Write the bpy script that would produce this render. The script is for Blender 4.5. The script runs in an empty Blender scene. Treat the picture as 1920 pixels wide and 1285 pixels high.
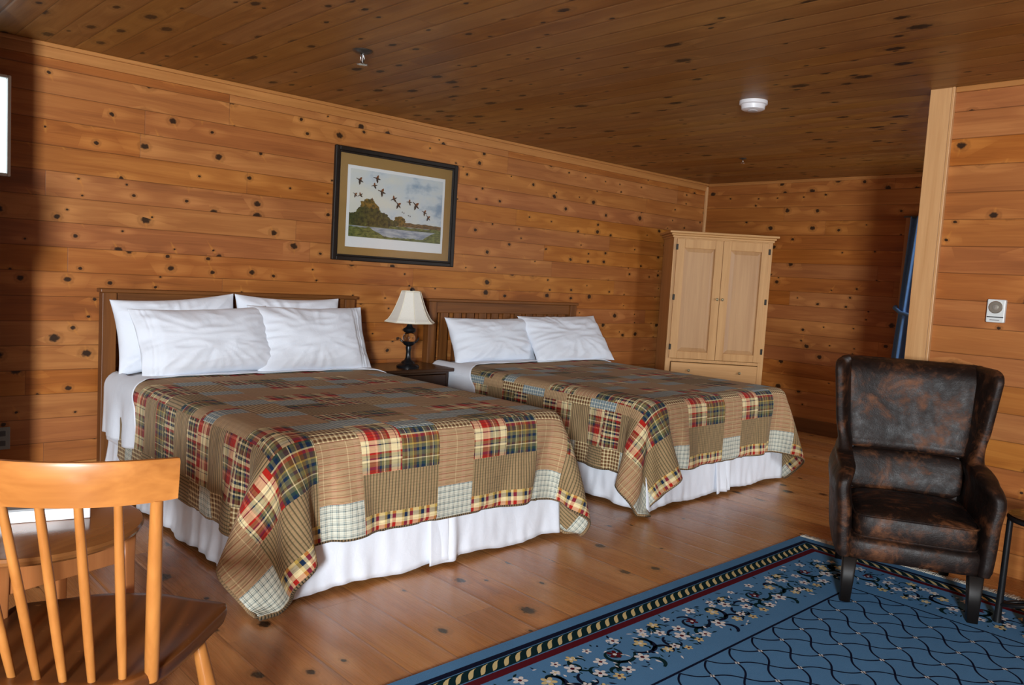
import bpy, bmesh, math, random
import numpy as np
from mathutils import Vector, Matrix, noise as mnoise

random.seed(4)
rng = np.random.default_rng(7)
PI = math.pi
SC = bpy.context.scene
COL = SC.collection

# ------------------------------------------------------------------ helpers
def link(o, parent=None):
    COL.objects.link(o)
    if parent is not None:
        o.parent = parent
    return o

def tag(o, label=None, cat=None, group=None, kind=None):
    if label: o['label'] = label
    if cat: o['category'] = cat
    if group: o['group'] = group
    if kind: o['kind'] = kind
    return o

def thing(name, label, cat, loc=(0, 0, 0), rz=0.0, group=None):
    o = bpy.data.objects.new(name, None)
    o.empty_display_size = 0.05
    o.location = loc
    o.rotation_euler = (0, 0, rz)
    link(o)
    return tag(o, label, cat, group)

def mesh_obj(name, verts, faces, mats, parent=None, smooth=False, fmat=None, uvs=None):
    me = bpy.data.meshes.new(name)
    me.from_pydata([tuple(v) for v in verts], [], [tuple(f) for f in faces])
    if not isinstance(mats, (list, tuple)): mats = [mats]
    for m in mats: me.materials.append(m)
    if fmat is not None:
        me.polygons.foreach_set('material_index', list(fmat))
    if uvs is not None:
        ul = me.uv_layers.new(name='UVMap')
        li = np.zeros(len(me.loops), dtype=np.int32)
        me.loops.foreach_get('vertex_index', li)
        ul.data.foreach_set('uv', np.asarray(uvs, dtype=np.float32)[li].ravel())
    if smooth:
        me.polygons.foreach_set('use_smooth', [True] * len(me.polygons))
    me.update()
    o = bpy.data.objects.new(name, me)
    return link(o, parent)

def bm_obj(name, bm, mat, parent=None, smooth=False, sharp=None):
    me = bpy.data.meshes.new(name)
    bm.normal_update()
    bm.to_mesh(me); bm.free()
    mats = mat if isinstance(mat, (list, tuple)) else [mat]
    for m in mats: me.materials.append(m)
    if smooth:
        me.polygons.foreach_set('use_smooth', [True] * len(me.polygons))
        if sharp: me.set_sharp_from_angle(angle=math.radians(sharp))
    o = bpy.data.objects.new(name, me)
    return link(o, parent)

def add_box(bm, lo, hi, bev=0.0, seg=2, mi=0, M=None):
    r = bmesh.ops.create_cube(bm, size=1.0)
    vs = r['verts']
    c = [(lo[i] + hi[i]) / 2 for i in range(3)]; s = [abs(hi[i] - lo[i]) for i in range(3)]
    for v in vs:
        v.co = Vector((c[0] + v.co.x * s[0], c[1] + v.co.y * s[1], c[2] + v.co.z * s[2]))
    fs = list({f for v in vs for f in v.link_faces})
    for f in fs: f.material_index = mi
    if bev > 0:
        es = list({e for v in vs for e in v.link_edges})
        rr = bmesh.ops.bevel(bm, geom=es, offset=min(bev, min(s) * 0.45), segments=seg, affect='EDGES', profile=0.5)
        vs = list({v for f in rr['faces'] for v in f.verts} | {v for v in vs if v.is_valid})
    if M is not None:
        for v in vs: v.co = M @ v.co
    return vs

def box(name, lo, hi, mat, parent=None, bev=0.0, seg=2, M=None):
    bm = bmesh.new(); add_box(bm, lo, hi, bev, seg, 0, M)
    return bm_obj(name, bm, mat, parent)

def lathe_vf(prof, n=24, origin=(0, 0, 0), fl=None):
    V = []; F = []
    for (r, z) in prof:
        for k in range(n):
            a = 2 * PI * k / n
            rr = r * (fl(a, z) if fl else 1)
            V.append((origin[0] + rr * math.cos(a), origin[1] + rr * math.sin(a), origin[2] + z))
    for i in range(len(prof) - 1):
        for k in range(n):
            k2 = (k + 1) % n
            F.append((i * n + k, i * n + k2, (i + 1) * n + k2, (i + 1) * n + k))
    if prof[0][0] > 1e-4: F.append(tuple(reversed(range(n))))
    if prof[-1][0] > 1e-4: F.append(tuple((len(prof) - 1) * n + k for k in range(n)))
    return V, F

def lathe(name, prof, mat, parent=None, n=24, origin=(0, 0, 0), fl=None, sharp=40):
    V, F = lathe_vf(prof, n, origin, fl)
    o = mesh_obj(name, V, F, mat, parent, True)
    o.data.set_sharp_from_angle(angle=math.radians(sharp))
    return o

def tube_vf(pts, rad, n=10, closed=False):
    pts = [Vector(p) for p in pts]; m = len(pts)
    if not isinstance(rad, (list, tuple)): rad = [rad] * m
    V = []; F = []
    up = Vector((0, 0, 1))
    prev = None
    for i in range(m):
        if closed: t = (pts[(i + 1) % m] - pts[i - 1]).normalized()
        else: t = (pts[min(i + 1, m - 1)] - pts[max(i - 1, 0)]).normalized()
        if prev is None:
            a = up.cross(t)
            if a.length < 1e-3: a = Vector((1, 0, 0)).cross(t)
            a.normalize()
        else:
            a = (prev - t * prev.dot(t)).normalized()
        prev = a
        b = t.cross(a)
        for k in range(n):
            an = 2 * PI * k / n
            V.append(pts[i] + (a * math.cos(an) + b * math.sin(an)) * rad[i])
    rng_ = range(m) if closed else range(m - 1)
    for i in rng_:
        j = (i + 1) % m
        for k in range(n):
            k2 = (k + 1) % n
            F.append((i * n + k, i * n + k2, j * n + k2, j * n + k))
    if not closed:
        F.append(tuple(reversed(range(n)))); F.append(tuple((m - 1) * n + k for k in range(n)))
    return V, F

def tube(name, pts, rad, mat, parent=None, n=10, closed=False):
    V, F = tube_vf(pts, rad, n, closed)
    o = mesh_obj(name, V, F, mat, parent, True)
    o.data.set_sharp_from_angle(angle=math.radians(50))
    return o

def loft(name, secs, mat, parent=None, n=40, xf=None, cap=True):
    """secs: list of (z, cx, cy, hx, hy, exponent): rounded rectangles stacked along z"""
    V = []; F = []
    for (z, cx, cy, hx, hy, p) in secs:
        for k in range(n):
            a = 2 * PI * (k + 0.5) / n
            c, s = math.cos(a), math.sin(a)
            x = cx + hx * math.copysign(abs(c) ** (2 / p), c)
            y = cy + hy * math.copysign(abs(s) ** (2 / p), s)
            q = (x, y, z)
            V.append(xf(*q) if xf else q)
    m = len(secs)
    for i in range(m - 1):
        for k in range(n):
            k2 = (k + 1) % n
            F.append((i * n + k, i * n + k2, (i + 1) * n + k2, (i + 1) * n + k))
    F.append(tuple(reversed(range(n)))); F.append(tuple((m - 1) * n + k for k in range(n)))
    o = mesh_obj(name, V, F, mat, parent, True)
    return o

def subsurf(o, lv=1):
    m = o.modifiers.new('smooth', 'SUBSURF'); m.levels = lv; m.render_levels = lv
    return o

# ------------------------------------------------------------------ node helpers
class NT:
    def __init__(s, name):
        s.m = bpy.data.materials.new(name); s.m.use_nodes = True
        s.t = s.m.node_tree; s.n = s.t.nodes; s.l = s.t.links
        s.b = s.n['Principled BSDF']
    def new(s, typ, **kw):
        nd = s.n.new(typ)
        for k, v in kw.items(): setattr(nd, k, v)
        return nd
    def put(s, sock, v):
        if hasattr(v, 'is_linked') or isinstance(v, bpy.types.NodeSocket): s.l.new(v, sock)
        elif isinstance(v, (tuple, list)) and len(v) == 3 and sock.type == 'RGBA': sock.default_value = (*v, 1)
        else: sock.default_value = v
    def M(s, op, a, b=None, c=None, clamp=False):
        nd = s.new('ShaderNodeMath', operation=op, use_clamp=clamp)
        s.put(nd.inputs[0], a)
        if b is not None: s.put(nd.inputs[1], b)
        if c is not None: s.put(nd.inputs[2], c)
        return nd.outputs[0]
    def sep(s, v):
        nd = s.new('ShaderNodeSeparateXYZ'); s.put(nd.inputs[0], v); return nd.outputs
    def comb(s, x, y, z=0.0):
        nd = s.new('ShaderNodeCombineXYZ')
        for i, q in enumerate((x, y, z)): s.put(nd.inputs[i], q)
        return nd.outputs[0]
    def noise(s, vec, scale=1.0, detail=3, rough=0.5, dist=0.0):
        nd = s.new('ShaderNodeTexNoise'); s.put(nd.inputs['Vector'], vec)
        nd.inputs['Scale'].default_value = scale; nd.inputs['Detail'].default_value = detail
        nd.inputs['Roughness'].default_value = rough; nd.inputs['Distortion'].default_value = dist
        return nd.outputs[0]
    def white(s, v):
        nd = s.new('ShaderNodeTexWhiteNoise', noise_dimensions='3D'); s.put(nd.inputs[0], v)
        return nd.outputs['Value'], nd.outputs['Color']
    def sstep(s, v, lo, hi, a=0.0, b=1.0):
        nd = s.new('ShaderNodeMapRange', interpolation_type='SMOOTHSTEP')
        s.put(nd.inputs[0], v); s.put(nd.inputs[1], lo); s.put(nd.inputs[2], hi)
        s.put(nd.inputs[3], a); s.put(nd.inputs[4], b)
        return nd.outputs[0]
    def lin(s, v, lo, hi, a=0.0, b=1.0):
        nd = s.new('ShaderNodeMapRange')
        s.put(nd.inputs[0], v); s.put(nd.inputs[1], lo); s.put(nd.inputs[2], hi)
        s.put(nd.inputs[3], a); s.put(nd.inputs[4], b)
        return nd.outputs[0]
    def mix(s, f, a, b, mode='MIX'):
        nd = s.new('ShaderNodeMix', data_type='RGBA', blend_type=mode)
        s.put(nd.inputs[0], f); s.put(nd.inputs[6], a); s.put(nd.inputs[7], b)
        return nd.outputs[2]
    def ramp(s, f, stops, interp='LINEAR'):
        nd = s.new('ShaderNodeValToRGB'); cr = nd.color_ramp; cr.interpolation = interp
        while len(cr.elements) < len(stops): cr.elements.new(0.5)
        for e, (p, c) in zip(cr.elements, stops):
            e.position = p; e.color = (*c, 1)
        s.put(nd.inputs[0], f); return nd.outputs[0]
    def bump(s, h, strength=0.3, dist=0.01):
        nd = s.new('ShaderNodeBump'); s.put(nd.inputs['Height'], h)
        nd.inputs['Strength'].default_value = strength; nd.inputs['Distance'].default_value = dist
        s.l.new(nd.outputs[0], s.b.inputs['Normal'])
    def coord(s, kind='Object'):
        return s.new('ShaderNodeTexCoord').outputs[kind]
    def base(s, c): s.put(s.b.inputs['Base Color'], c)
    def set(s, **kw):
        for k, v in kw.items(): s.put(s.b.inputs[k.replace('_', ' ')], v)
        return s

def srgb(r, g, b):
    f = lambda c: (c / 255 / 12.92) if c / 255 <= 0.04045 else ((c / 255 + 0.055) / 1.055) ** 2.4
    return (f(r), f(g), f(b))

def scale3(c, k): return tuple(x * k for x in c)

def plain(name, col, rough=0.5, metal=0.0, var=0.12, sc=14.0, spec=0.5, bump=0.0):
    t = NT(name); n = t.noise(t.coord(), sc, 4)
    t.base(t.mix(n, scale3(col, 1 - var), scale3(col, 1 + var)))
    t.set(Roughness=rough, Metallic=metal, Specular_IOR_Level=spec)
    if bump: t.bump(t.noise(t.coord(), sc * 6, 3), bump, 0.003)
    return t.m

def planks(name, along, across, w, length, dark, mid, light, knot=1.0, knot_r=0.030, rough=0.42, groove=0.0022, seed=0.0, cover=0.52, aspect=1.25, kcell=(0.25, 0.085), spec=0.26, var=0.15, off=0.0, coat=0.0):
    """knotty pine boards laid side by side"""
    t = NT(name)
    s = t.sep(t.coord())
    ix = {'x': 0, 'y': 1, 'z': 2}
    u0 = s[ix[along]]; v = t.M('ADD', s[ix[across]], off)
    vr = t.M('DIVIDE', v, w)
    row = t.M('FLOOR', vr)
    fv = t.M('SUBTRACT', vr, row)
    r1, _ = t.white(t.comb(row, seed, 1.3))
    u = t.M('ADD', u0, t.M('MULTIPLY', r1, 9.7))
    ur = t.M('DIVIDE', u, length)
    col = t.M('FLOOR', ur)
    fu = t.M('SUBTRACT', ur, col)
    rid, ridc = t.white(t.comb(row, col, seed + 3.7))
    idz = t.M('MULTIPLY', rid, 37.0)
    # knots
    vor = t.new('ShaderNodeTexVoronoi', voronoi_dimensions='3D', feature='F1')
    warp = t.noise(t.comb(u, v, idz), 9.0, 2)
    kc = t.comb(t.M('DIVIDE', u, kcell[0]), t.M('DIVIDE', v, kcell[1]), 0.0)
    vor.voronoi_dimensions = '2D'
    t.put(vor.inputs['Vector'], kc); vor.inputs['Scale'].default_value = 1.0; vor.inputs['Randomness'].default_value = 0.9
    ps = t.sep(vor.outputs['Position']); cs = t.sep(vor.outputs['Color'])
    du = t.M('SUBTRACT', u, t.M('MULTIPLY', ps[0], kcell[0]))
    dv = t.M('SUBTRACT', v, t.M('MULTIPLY', ps[1], kcell[1]))
    on = t.M('LESS_THAN', cs[0], cover)
    rad = t.M('MULTIPLY', on, t.M('MULTIPLY', t.M('ADD', 0.22, t.M('MULTIPLY', cs[1], t.M('MULTIPLY', cs[1], 0.62))), knot_r * knot))
    rad = t.M('ADD', rad, 1e-5)
    duk = t.M('DIVIDE', du, aspect)
    dist = t.M('SQRT', t.M('ADD', t.M('MULTIPLY', duk, duk), t.M('MULTIPLY', dv, dv)))
    fine = t.noise(t.comb(u, v, 0.0), 60.0, 2)
    dn = t.M('ADD', t.M('DIVIDE', dist, rad), t.M('MULTIPLY', t.M('SUBTRACT', fine, 0.5), 0.9))
    core = t.sstep(dn, 0.55, 1.15, 1.0, 0.0)
    ring = t.sstep(t.M('ABSOLUTE', t.M('SUBTRACT', dn, 1.35)), 0.0, 0.6, 1.0, 0.0)
    du4 = t.M('DIVIDE', du, 3.2)
    d4 = t.M('DIVIDE', t.M('SQRT', t.M('ADD', t.M('MULTIPLY', du4, du4), t.M('MULTIPLY', dv, dv))), t.M('ADD', rad, 0.004))
    halo = t.M('MULTIPLY', t.sstep(d4, 0.6, 3.0, 1.0, 0.0), on)
    # grain (bends round the knots)
    vg = t.M('ADD', v, t.M('MULTIPLY', halo, t.M('MULTIPLY', dv, -0.55)))
    g1 = t.noise(t.comb(t.M('ADD', t.M('MULTIPLY', u, 0.9), idz), t.M('MULTIPLY', vg, 17.0), idz), 1.0, 4, 0.55, 0.5)
    bands = t.M('ADD', 0.5, t.M('MULTIPLY', 0.5, t.M('SINE', t.M('MULTIPLY', g1, 46.0))))
    g2 = t.noise(t.comb(t.M('ADD', t.M('MULTIPLY', u, 3.5), idz), t.M('MULTIPLY', vg, 190.0), idz), 1.0, 3, 0.6)
    big = t.noise(t.comb(t.M('MULTIPLY', u, 1.3), t.M('MULTIPLY', v, 5.0), idz), 1.0, 2)
    k = t.M('ADD', t.M('MULTIPLY', g1, 0.62), t.M('ADD', t.M('MULTIPLY', bands, 0.07), t.M('MULTIPLY', g2, 0.20)))
    k = t.M('ADD', k, t.M('MULTIPLY', t.M('SUBTRACT', rid, 0.5), var))
    k = t.M('ADD', k, t.M('MULTIPLY', t.M('SUBTRACT', big, 0.5), 0.5))
    k = t.M('ADD', k, t.M('MULTIPLY', halo, 0.20))
    c = t.ramp(k, [(0.08, dark), (0.42, mid), (0.85, light)])
    # random reddish boards
    c = t.mix(t.M('MULTIPLY', cs[2], 0.0), c, c)
    rc = t.sep(ridc)
    hs = t.new('ShaderNodeHueSaturation'); t.put(hs.inputs['Color'], c)
    t.put(hs.inputs['Hue'], t.lin(rc[0], 0, 1, 0.496, 0.501)); t.put(hs.inputs['Saturation'], t.lin(rc[1], 0, 1, 0.93, 1.0)); t.put(hs.inputs['Value'], 1.0)
    c = hs.outputs[0]
    c = t.mix(t.M('MULTIPLY', ring, 0.30), c, scale3(dark, 0.62))
    # pale flare of figure leaving a knot across the board
    fl_d = t.M('ADD', t.M('MULTIPLY', t.M('ABSOLUTE', t.M('ADD', du, t.M('MULTIPLY', dv, t.lin(cs[2], 0, 1, -0.9, 0.9)))), 75.0), t.M('MULTIPLY', t.M('ABSOLUTE', dv), 16.0))
    flare_ = t.M('MULTIPLY', t.M('MULTIPLY', t.sstep(t.M('ADD', fl_d, t.M('MULTIPLY', g2, 0.5)), 0.2, 1.5, 1.0, 0.0), on), t.sstep(cs[2], 0.35, 0.6))
    c = t.mix(t.M('MULTIPLY', flare_, t.M('SUBTRACT', 0.62, core)), c, scale3(light, 1.05))
    c = t.mix(t.M('MULTIPLY', core, 0.94), c, (0.010, 0.006, 0.004))
    # joints
    ev = t.M('MULTIPLY', t.M('MINIMUM', fv, t.M('SUBTRACT', 1.0, fv)), w)
    eu = t.M('MULTIPLY', t.M('MINIMUM', fu, t.M('SUBTRACT', 1.0, fu)), length)
    gv = t.sstep(ev, groove * 0.4, groove * 1.5); gu = t.sstep(eu, 0.0004, 0.0016)
    gr = t.M('MULTIPLY', gv, gu)
    c = t.mix(t.M('ADD', 0.42, t.M('MULTIPLY', gr, 0.58)), scale3(dark, 0.28), c)
    t.base(c)
    t.set(Roughness=t.lin(g2, 0.2, 0.8, rough - 0.07, rough + 0.1), Specular_IOR_Level=spec, Coat_Weight=coat, Coat_Roughness=0.18)
    # each board cups very slightly: reads as tongue and groove
    cup = t.sstep(ev, 0.0, 0.012)
    h = t.M('ADD', t.M('MULTIPLY', cup, 0.6), t.M('ADD', t.M('MULTIPLY', g2, 0.10), t.M('MULTIPLY', gu, 0.4)))
    t.bump(h, 0.35, 0.004)
    return t.m

def timber(name, dark, light, axis='z', rough=0.4, sc=1.0, spec=0.45, coat=0.0, space='Object', worn=None):
    t = NT(name); s = t.sep(t.coord(space))
    q = {'x': (1.2, 26, 26), 'y': (26, 1.2, 26), 'z': (26, 26, 1.2)}[axis]
    oi = t.new('ShaderNodeObjectInfo').outputs['Random']
    vec = t.comb(t.M('ADD', t.M('MULTIPLY', s[0], q[0] * sc), t.M('MULTIPLY', oi, 13.0)), t.M('MULTIPLY', s[1], q[1] * sc), t.M('ADD', t.M('MULTIPLY', s[2], q[2] * sc), t.M('MULTIPLY', oi, 5.0)))
    g = t.noise(vec, 1.0, 5, 0.55, 0.7); g2 = t.noise(vec, 5.0, 2)
    k = t.M('ADD', t.M('MULTIPLY', g, 0.8), t.M('MULTIPLY', g2, 0.2))
    c = t.ramp(k, [(0.25, dark), (0.75, light)])
    if worn:
        wn = t.sstep(t.noise(t.coord(space), 34.0, 4, 0.7), 0.64, 0.70)
        c = t.mix(t.M('MULTIPLY', wn, 0.45), c, worn)
    t.base(c); t.set(Roughness=rough, Specular_IOR_Level=spec, Coat_Weight=coat, Coat_Roughness=0.2)
    t.bump(g2, 0.06, 0.002)
    return t.m

# ------------------------------------------------------------------ camera
F_PX, YAW, PITCH, ROLL = 1506.4084, 0.7514, 0.0821, 0.0592
CAM = Vector((0.0, -4.8661, 1.301))
def cam_axes():
    Fv = Vector((math.sin(YAW) * math.cos(PITCH), math.cos(YAW) * math.cos(PITCH), -math.sin(PITCH)))
    Rt = Vector((math.cos(YAW), -math.sin(YAW), 0)); U = Rt.cross(Fv)
    c, s = math.cos(ROLL), math.sin(ROLL)
    return c * Rt + s * U, -s * Rt + c * U, Fv
r_, u_, f_ = cam_axes()
cd = bpy.data.cameras.new('camera'); cam = bpy.data.objects.new('camera', cd); COL.objects.link(cam)
cd.sensor_fit = 'HORIZONTAL'; cd.sensor_width = 36.0; cd.lens = F_PX / 1920 * 36.0; cd.clip_start = 0.05
cam.matrix_world = Matrix(((r_.x, u_.x, -f_.x, CAM.x), (r_.y, u_.y, -f_.y, CAM.y), (r_.z, u_.z, -f_.z, CAM.z), (0, 0, 0, 1)))
SC.camera = cam

# ------------------------------------------------------------------ palette
W_D, W_M, W_L = (0.180, 0.053, 0.0080), (0.328, 0.106, 0.0152), (0.51, 0.200, 0.037)
M_wall = planks('pine_wall_boards', 'x', 'z', 0.1335, 2.3, W_D, W_M, W_L, off=0.02)
M_wall_side = planks('pine_partition_boards', 'y', 'z', 0.1335, 2.6, scale3(W_D, 1.1), scale3(W_M, 1.12), scale3(W_L, 1.08), seed=5.0, off=0.02, knot=1.1)
M_wall_far = planks('pine_far_wall_boards', 'y', 'z', 0.1335, 2.2, scale3(W_D, 0.9), scale3(W_M, 0.95), W_L, seed=9.0, off=0.02, knot=1.15, cover=0.36)
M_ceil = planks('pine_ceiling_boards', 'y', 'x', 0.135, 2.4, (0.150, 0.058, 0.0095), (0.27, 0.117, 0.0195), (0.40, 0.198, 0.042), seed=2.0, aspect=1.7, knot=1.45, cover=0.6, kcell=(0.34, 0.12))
M_floor = planks('wide_pine_floor_boards', 'y', 'x', 0.19, 3.2, (0.26, 0.094, 0.022), (0.44, 0.180, 0.046), (0.58, 0.275, 0.085), seed=8.0, rough=0.27, knot=1.5, cover=0.46, kcell=(0.36, 0.17), groove=0.0015, spec=0.5, var=0.35, coat=0.12)
M_trim = timber('pine_trim', (0.34, 0.135, 0.034), (0.52, 0.24, 0.075), 'z', 0.42)
M_trim_x = timber('pine_trim_long', (0.33, 0.125, 0.030), (0.50, 0.225, 0.066), 'x', 0.42)
M_trim_y = timber('pine_trim_deep', (0.33, 0.125, 0.030), (0.50, 0.225, 0.066), 'y', 0.42)
M_post = timber('pale_pine_post', (0.48, 0.235, 0.085), (0.66, 0.38, 0.17), 'z', 0.45)

# ------------------------------------------------------------------ room
H = 2.372; LX = 7.178; PX, PY = 4.38, -3.223
XL, YB = -2.9, -6.9
def st(o): o['kind'] = 'structure'; return o
st(box('floor', (XL - .1, YB - .1, -0.1), (LX + .1, 0.1, 0.0), M_floor))
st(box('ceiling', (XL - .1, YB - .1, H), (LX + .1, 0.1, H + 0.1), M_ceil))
# bed wall with the opening of the small window at its left
WX0, WX1, WZ0, WZ1 = 0.42, 0.935, 1.66, 2.17
bm = bmesh.new()
add_box(bm, (XL - .1, 0, 0), (WX0, 0.1, H)); add_box(bm, (WX1, 0, 0), (LX + .1, 0.1, H))
add_box(bm, (WX0, 0, 0), (WX1, 0.1, WZ0)); add_box(bm, (WX0, 0, WZ1), (WX1, 0.1, H))
st(bm_obj('wall_back', bm, M_wall))
st(box('wall_far', (LX, YB, 0), (LX + 0.1, 0, H), M_wall_far))
st(box('wall_partition', (PX, YB, 0), (PX + 0.11, PY, H), M_wall_side))
# corner post of the partition: wide pale board and a thin edge strip
bm = bmesh.new()
add_box(bm, (PX - 0.019, PY - 0.085, 0.0), (PX + 0.129, PY + 0.019, H), 0.003)
add_box(bm, (PX - 0.026, PY - 0.100, 0.0), (PX, PY - 0.085, H), 0.003)
st(bm_obj('trim_5', bm, M_post))
st(box('trim_6', (PX - 0.016, YB, H - 0.028), (PX, PY - 0.1, H), M_trim_y, bev=0.004))
# camera-side wall and left wall (outside the view)
bm = bmesh.new()
BW = (-2.8, -1.9, 0.95, 2.0)    # big window in the wall behind the camera
add_box(bm, (XL - .1, YB - .1, 0), (BW[0], YB, H)); add_box(bm, (BW[1], YB - .1, 0), (LX + .1, YB, H))
add_box(bm, (BW[0], YB - .1, 0), (BW[1], YB, BW[2])); add_box(bm, (BW[0], YB - .1, BW[3]), (BW[1], YB, H))
M_dark = planks('bounce_cut_boards', 'x', 'z', 0.1335, 2.3, (0.012, 0.006, 0.003), (0.022, 0.010, 0.004), (0.035, 0.016, 0.007))  # unseen surfaces made near black to cut bounce light in the room
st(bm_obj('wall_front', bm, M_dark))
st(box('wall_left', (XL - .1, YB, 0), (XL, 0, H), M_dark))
# crown strips and corner strip
bm = bmesh.new(); add_box(bm, (XL, -0.016, H - 0.075), (LX, 0, H), 0.003); add_box(bm, (XL, -0.034, H - 0.022), (LX, -0.016, H), 0.005)
st(bm_obj('trim_1', bm, M_trim_x))
bm = bmesh.new(); add_box(bm, (LX - 0.016, YB, H - 0.03), (LX, -0.034, H), 0.004)
st(bm_obj('trim_2', bm, M_trim_y))
st(box('trim_3', (LX - 0.028, -0.028, 0), (LX, 0, H - 0.03), M_post, bev=0.006))
bm = bmesh.new(); add_box(bm, (LX - 0.018, YB, 0), (LX, -0.03, 0.13), 0.004)
st(bm_obj('baseboard_far', bm, timber('baseboard_wood', (0.10, 0.036, 0.010), (0.17, 0.065, 0.018), 'y', 0.4)))
st(box('baseboard_back', (XL, -0.018, 0), (LX - .03, 0, 0.13), M_trim_x, bev=0.004))

# window at the left end of the bed wall
M_white = plain('white_window_paint', (0.80, 0.82, 0.80), 0.35, var=0.03)
def emit(name, col, k):
    t = NT(name); t.base((0.8, 0.8, 0.8)); t.set(Emission_Color=(*col, 1), Emission_Strength=k); return t.m
w1 = thing('window_1', 'small bright white-framed window high at the left edge of the bed wall', 'window', (WX0, 0, WZ0)); st(w1)
del w1['category']
bm = bmesh.new(); a = 0.030
a = 0.016; dx, dz = WX1 - WX0, WZ1 - WZ0
add_box(bm, (0, -0.012, 0), (a, 0.08, dz), 0.004); add_box(bm, (dx - a, -0.012, 0), (dx, 0.08, dz), 0.004)
add_box(bm, (a, -0.012, 0), (dx - a, 0.08, a), 0.004); add_box(bm, (a, -0.012, dz - a), (dx - a, 0.08, dz), 0.004)
bm_obj('window_frame', bm, M_white, w1)
box('pane', (a, 0.03, a), (dx - a, 0.036, dz - a), emit('daylit_pane', (0.86, 0.97, 1.0), 1.7), w1)
# added unseen slab and box, shaped to cast shadow on the bed wall's end
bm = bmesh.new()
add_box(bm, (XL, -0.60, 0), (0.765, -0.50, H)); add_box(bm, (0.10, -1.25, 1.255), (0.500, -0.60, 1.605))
st(bm_obj('shadow_caster', bm, M_dark))

# window with blue curtain on the far wall
w2 = thing('window_2', 'pine casing of the window on the far wall behind the blue curtain', 'window', (LX, -2.04, 0.55)); st(w2)
del w2['category']
bm = bmesh.new()
add_box(bm, (-0.022, -0.075, 0), (0, 0.0, 1.46), 0.004); add_box(bm, (-0.022, -1.2, 0), (0, -1.125, 1.46), 0.004)
add_box(bm, (-0.022, -1.125, 1.385), (0, -0.075, 1.46), 0.004); add_box(bm, (-0.04, -1.22, -0.03), (0, 0.02, 0.03), 0.004)
bm_obj('window_frame', bm, M_trim, w2)
box('pane', (-0.012, -1.125, 0.03), (-0.006, -0.075, 1.385), plain('dark_glass', (0.05, 0.07, 0.10), 0.08, var=0.05), w2)
# curtain: pleated panel gathered by a tieback
M_curt = plain('blue_curtain_cloth', srgb(98, 146, 205), 0.9, var=0.15, sc=30)
NZ, NU = 40, 70
V = []; F = []
for i in range(NZ + 1):
    fz = i / NZ; z = 0.30 + fz * 1.70
    # width left edge runs: narrow at the top in view, spreading to the floor; pinched at the tie
    zt = 1.17
    pinch = math.exp(-((z - zt) / 0.10) ** 2)
    y0 = -2.112 + 0.060 * (2.0 - z) / 1.2 - 0.015 * pinch
    y1 = -2.62 + 0.10 * pinch
    for j in range(NU + 1):
        fu = j / NU
        y = y0 + (y1 - y0) * fu
        x = LX - 0.085 + 0.028 * math.sin(fu * 2 * PI * 7 + 0.6 * math.sin(z * 2)) * (1 - 0.5 * pinch) - 0.02 * pinch
        V.append((x, y, z))
for i in range(NZ):
    for j in range(NU):
        a0 = i * (NU + 1) + j
        F.append((a0, a0 + 1, a0 + NU + 2, a0 + NU + 1))
cu = thing('curtain', 'blue tied-back curtain hanging at the far wall window beside the pine post', 'curtain', (0, 0, 0))
c_o = mesh_obj('curtain_panel', V, F, M_curt, cu, True); sm = c_o.modifiers.new('thick', 'SOLIDIFY'); sm.thickness = 0.004
tube('tieback', [(LX - 0.005, -2.02, 1.235), (LX - 0.08, -2.04, 1.225), (LX - 0.135, -2.11, 1.19), (LX - 0.14, -2.3, 1.15), (LX - 0.13, -2.55, 1.16), (LX - 0.02, -2.64, 1.19)], 0.016, M_curt, cu, 8)
tube('curtain_rod', [(LX - 0.085, -1.99 - 0.06, 2.0), (LX - 0.085, -3.3, 2.0)], 0.008, plain('rod_metal', (.1, .1, .1), .4, 0.5), cu, 8)

# ------------------------------------------------------------------ ceiling and wall fittings
M_plastic = plain('white_plastic', (0.78, 0.79, 0.82), 0.4, var=0.02)
sd = thing('smoke_detector', 'round white smoke detector on the plank ceiling', 'smoke detector', (4.13, -2.334, H))
lathe('base_plate', [(0.0, 0.0), (0.078, 0.0), (0.078, -0.018), (0.070, -0.022), (0.0, -0.022)][::-1], M_plastic, sd, 40)
lathe('body', [(0.0, -0.052), (0.050, -0.052), (0.064, -0.046), (0.068, -0.022), (0.0, -0.0215)], M_plastic, sd, 40)
lathe('sensor_vent', [(0.0, -0.056), (0.026, -0.056), (0.028, -0.0515), (0.0, -0.0515)], plain('vent_grey', (0.5, 0.5, 0.52), 0.5), sd, 24)
M_chrome = plain('chrome', (0.62, 0.64, 0.66), 0.18, 1.0, var=0.05)
M_dmetal = plain('dark_brass', (0.10, 0.095, 0.085), 0.35, 0.8)
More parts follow.
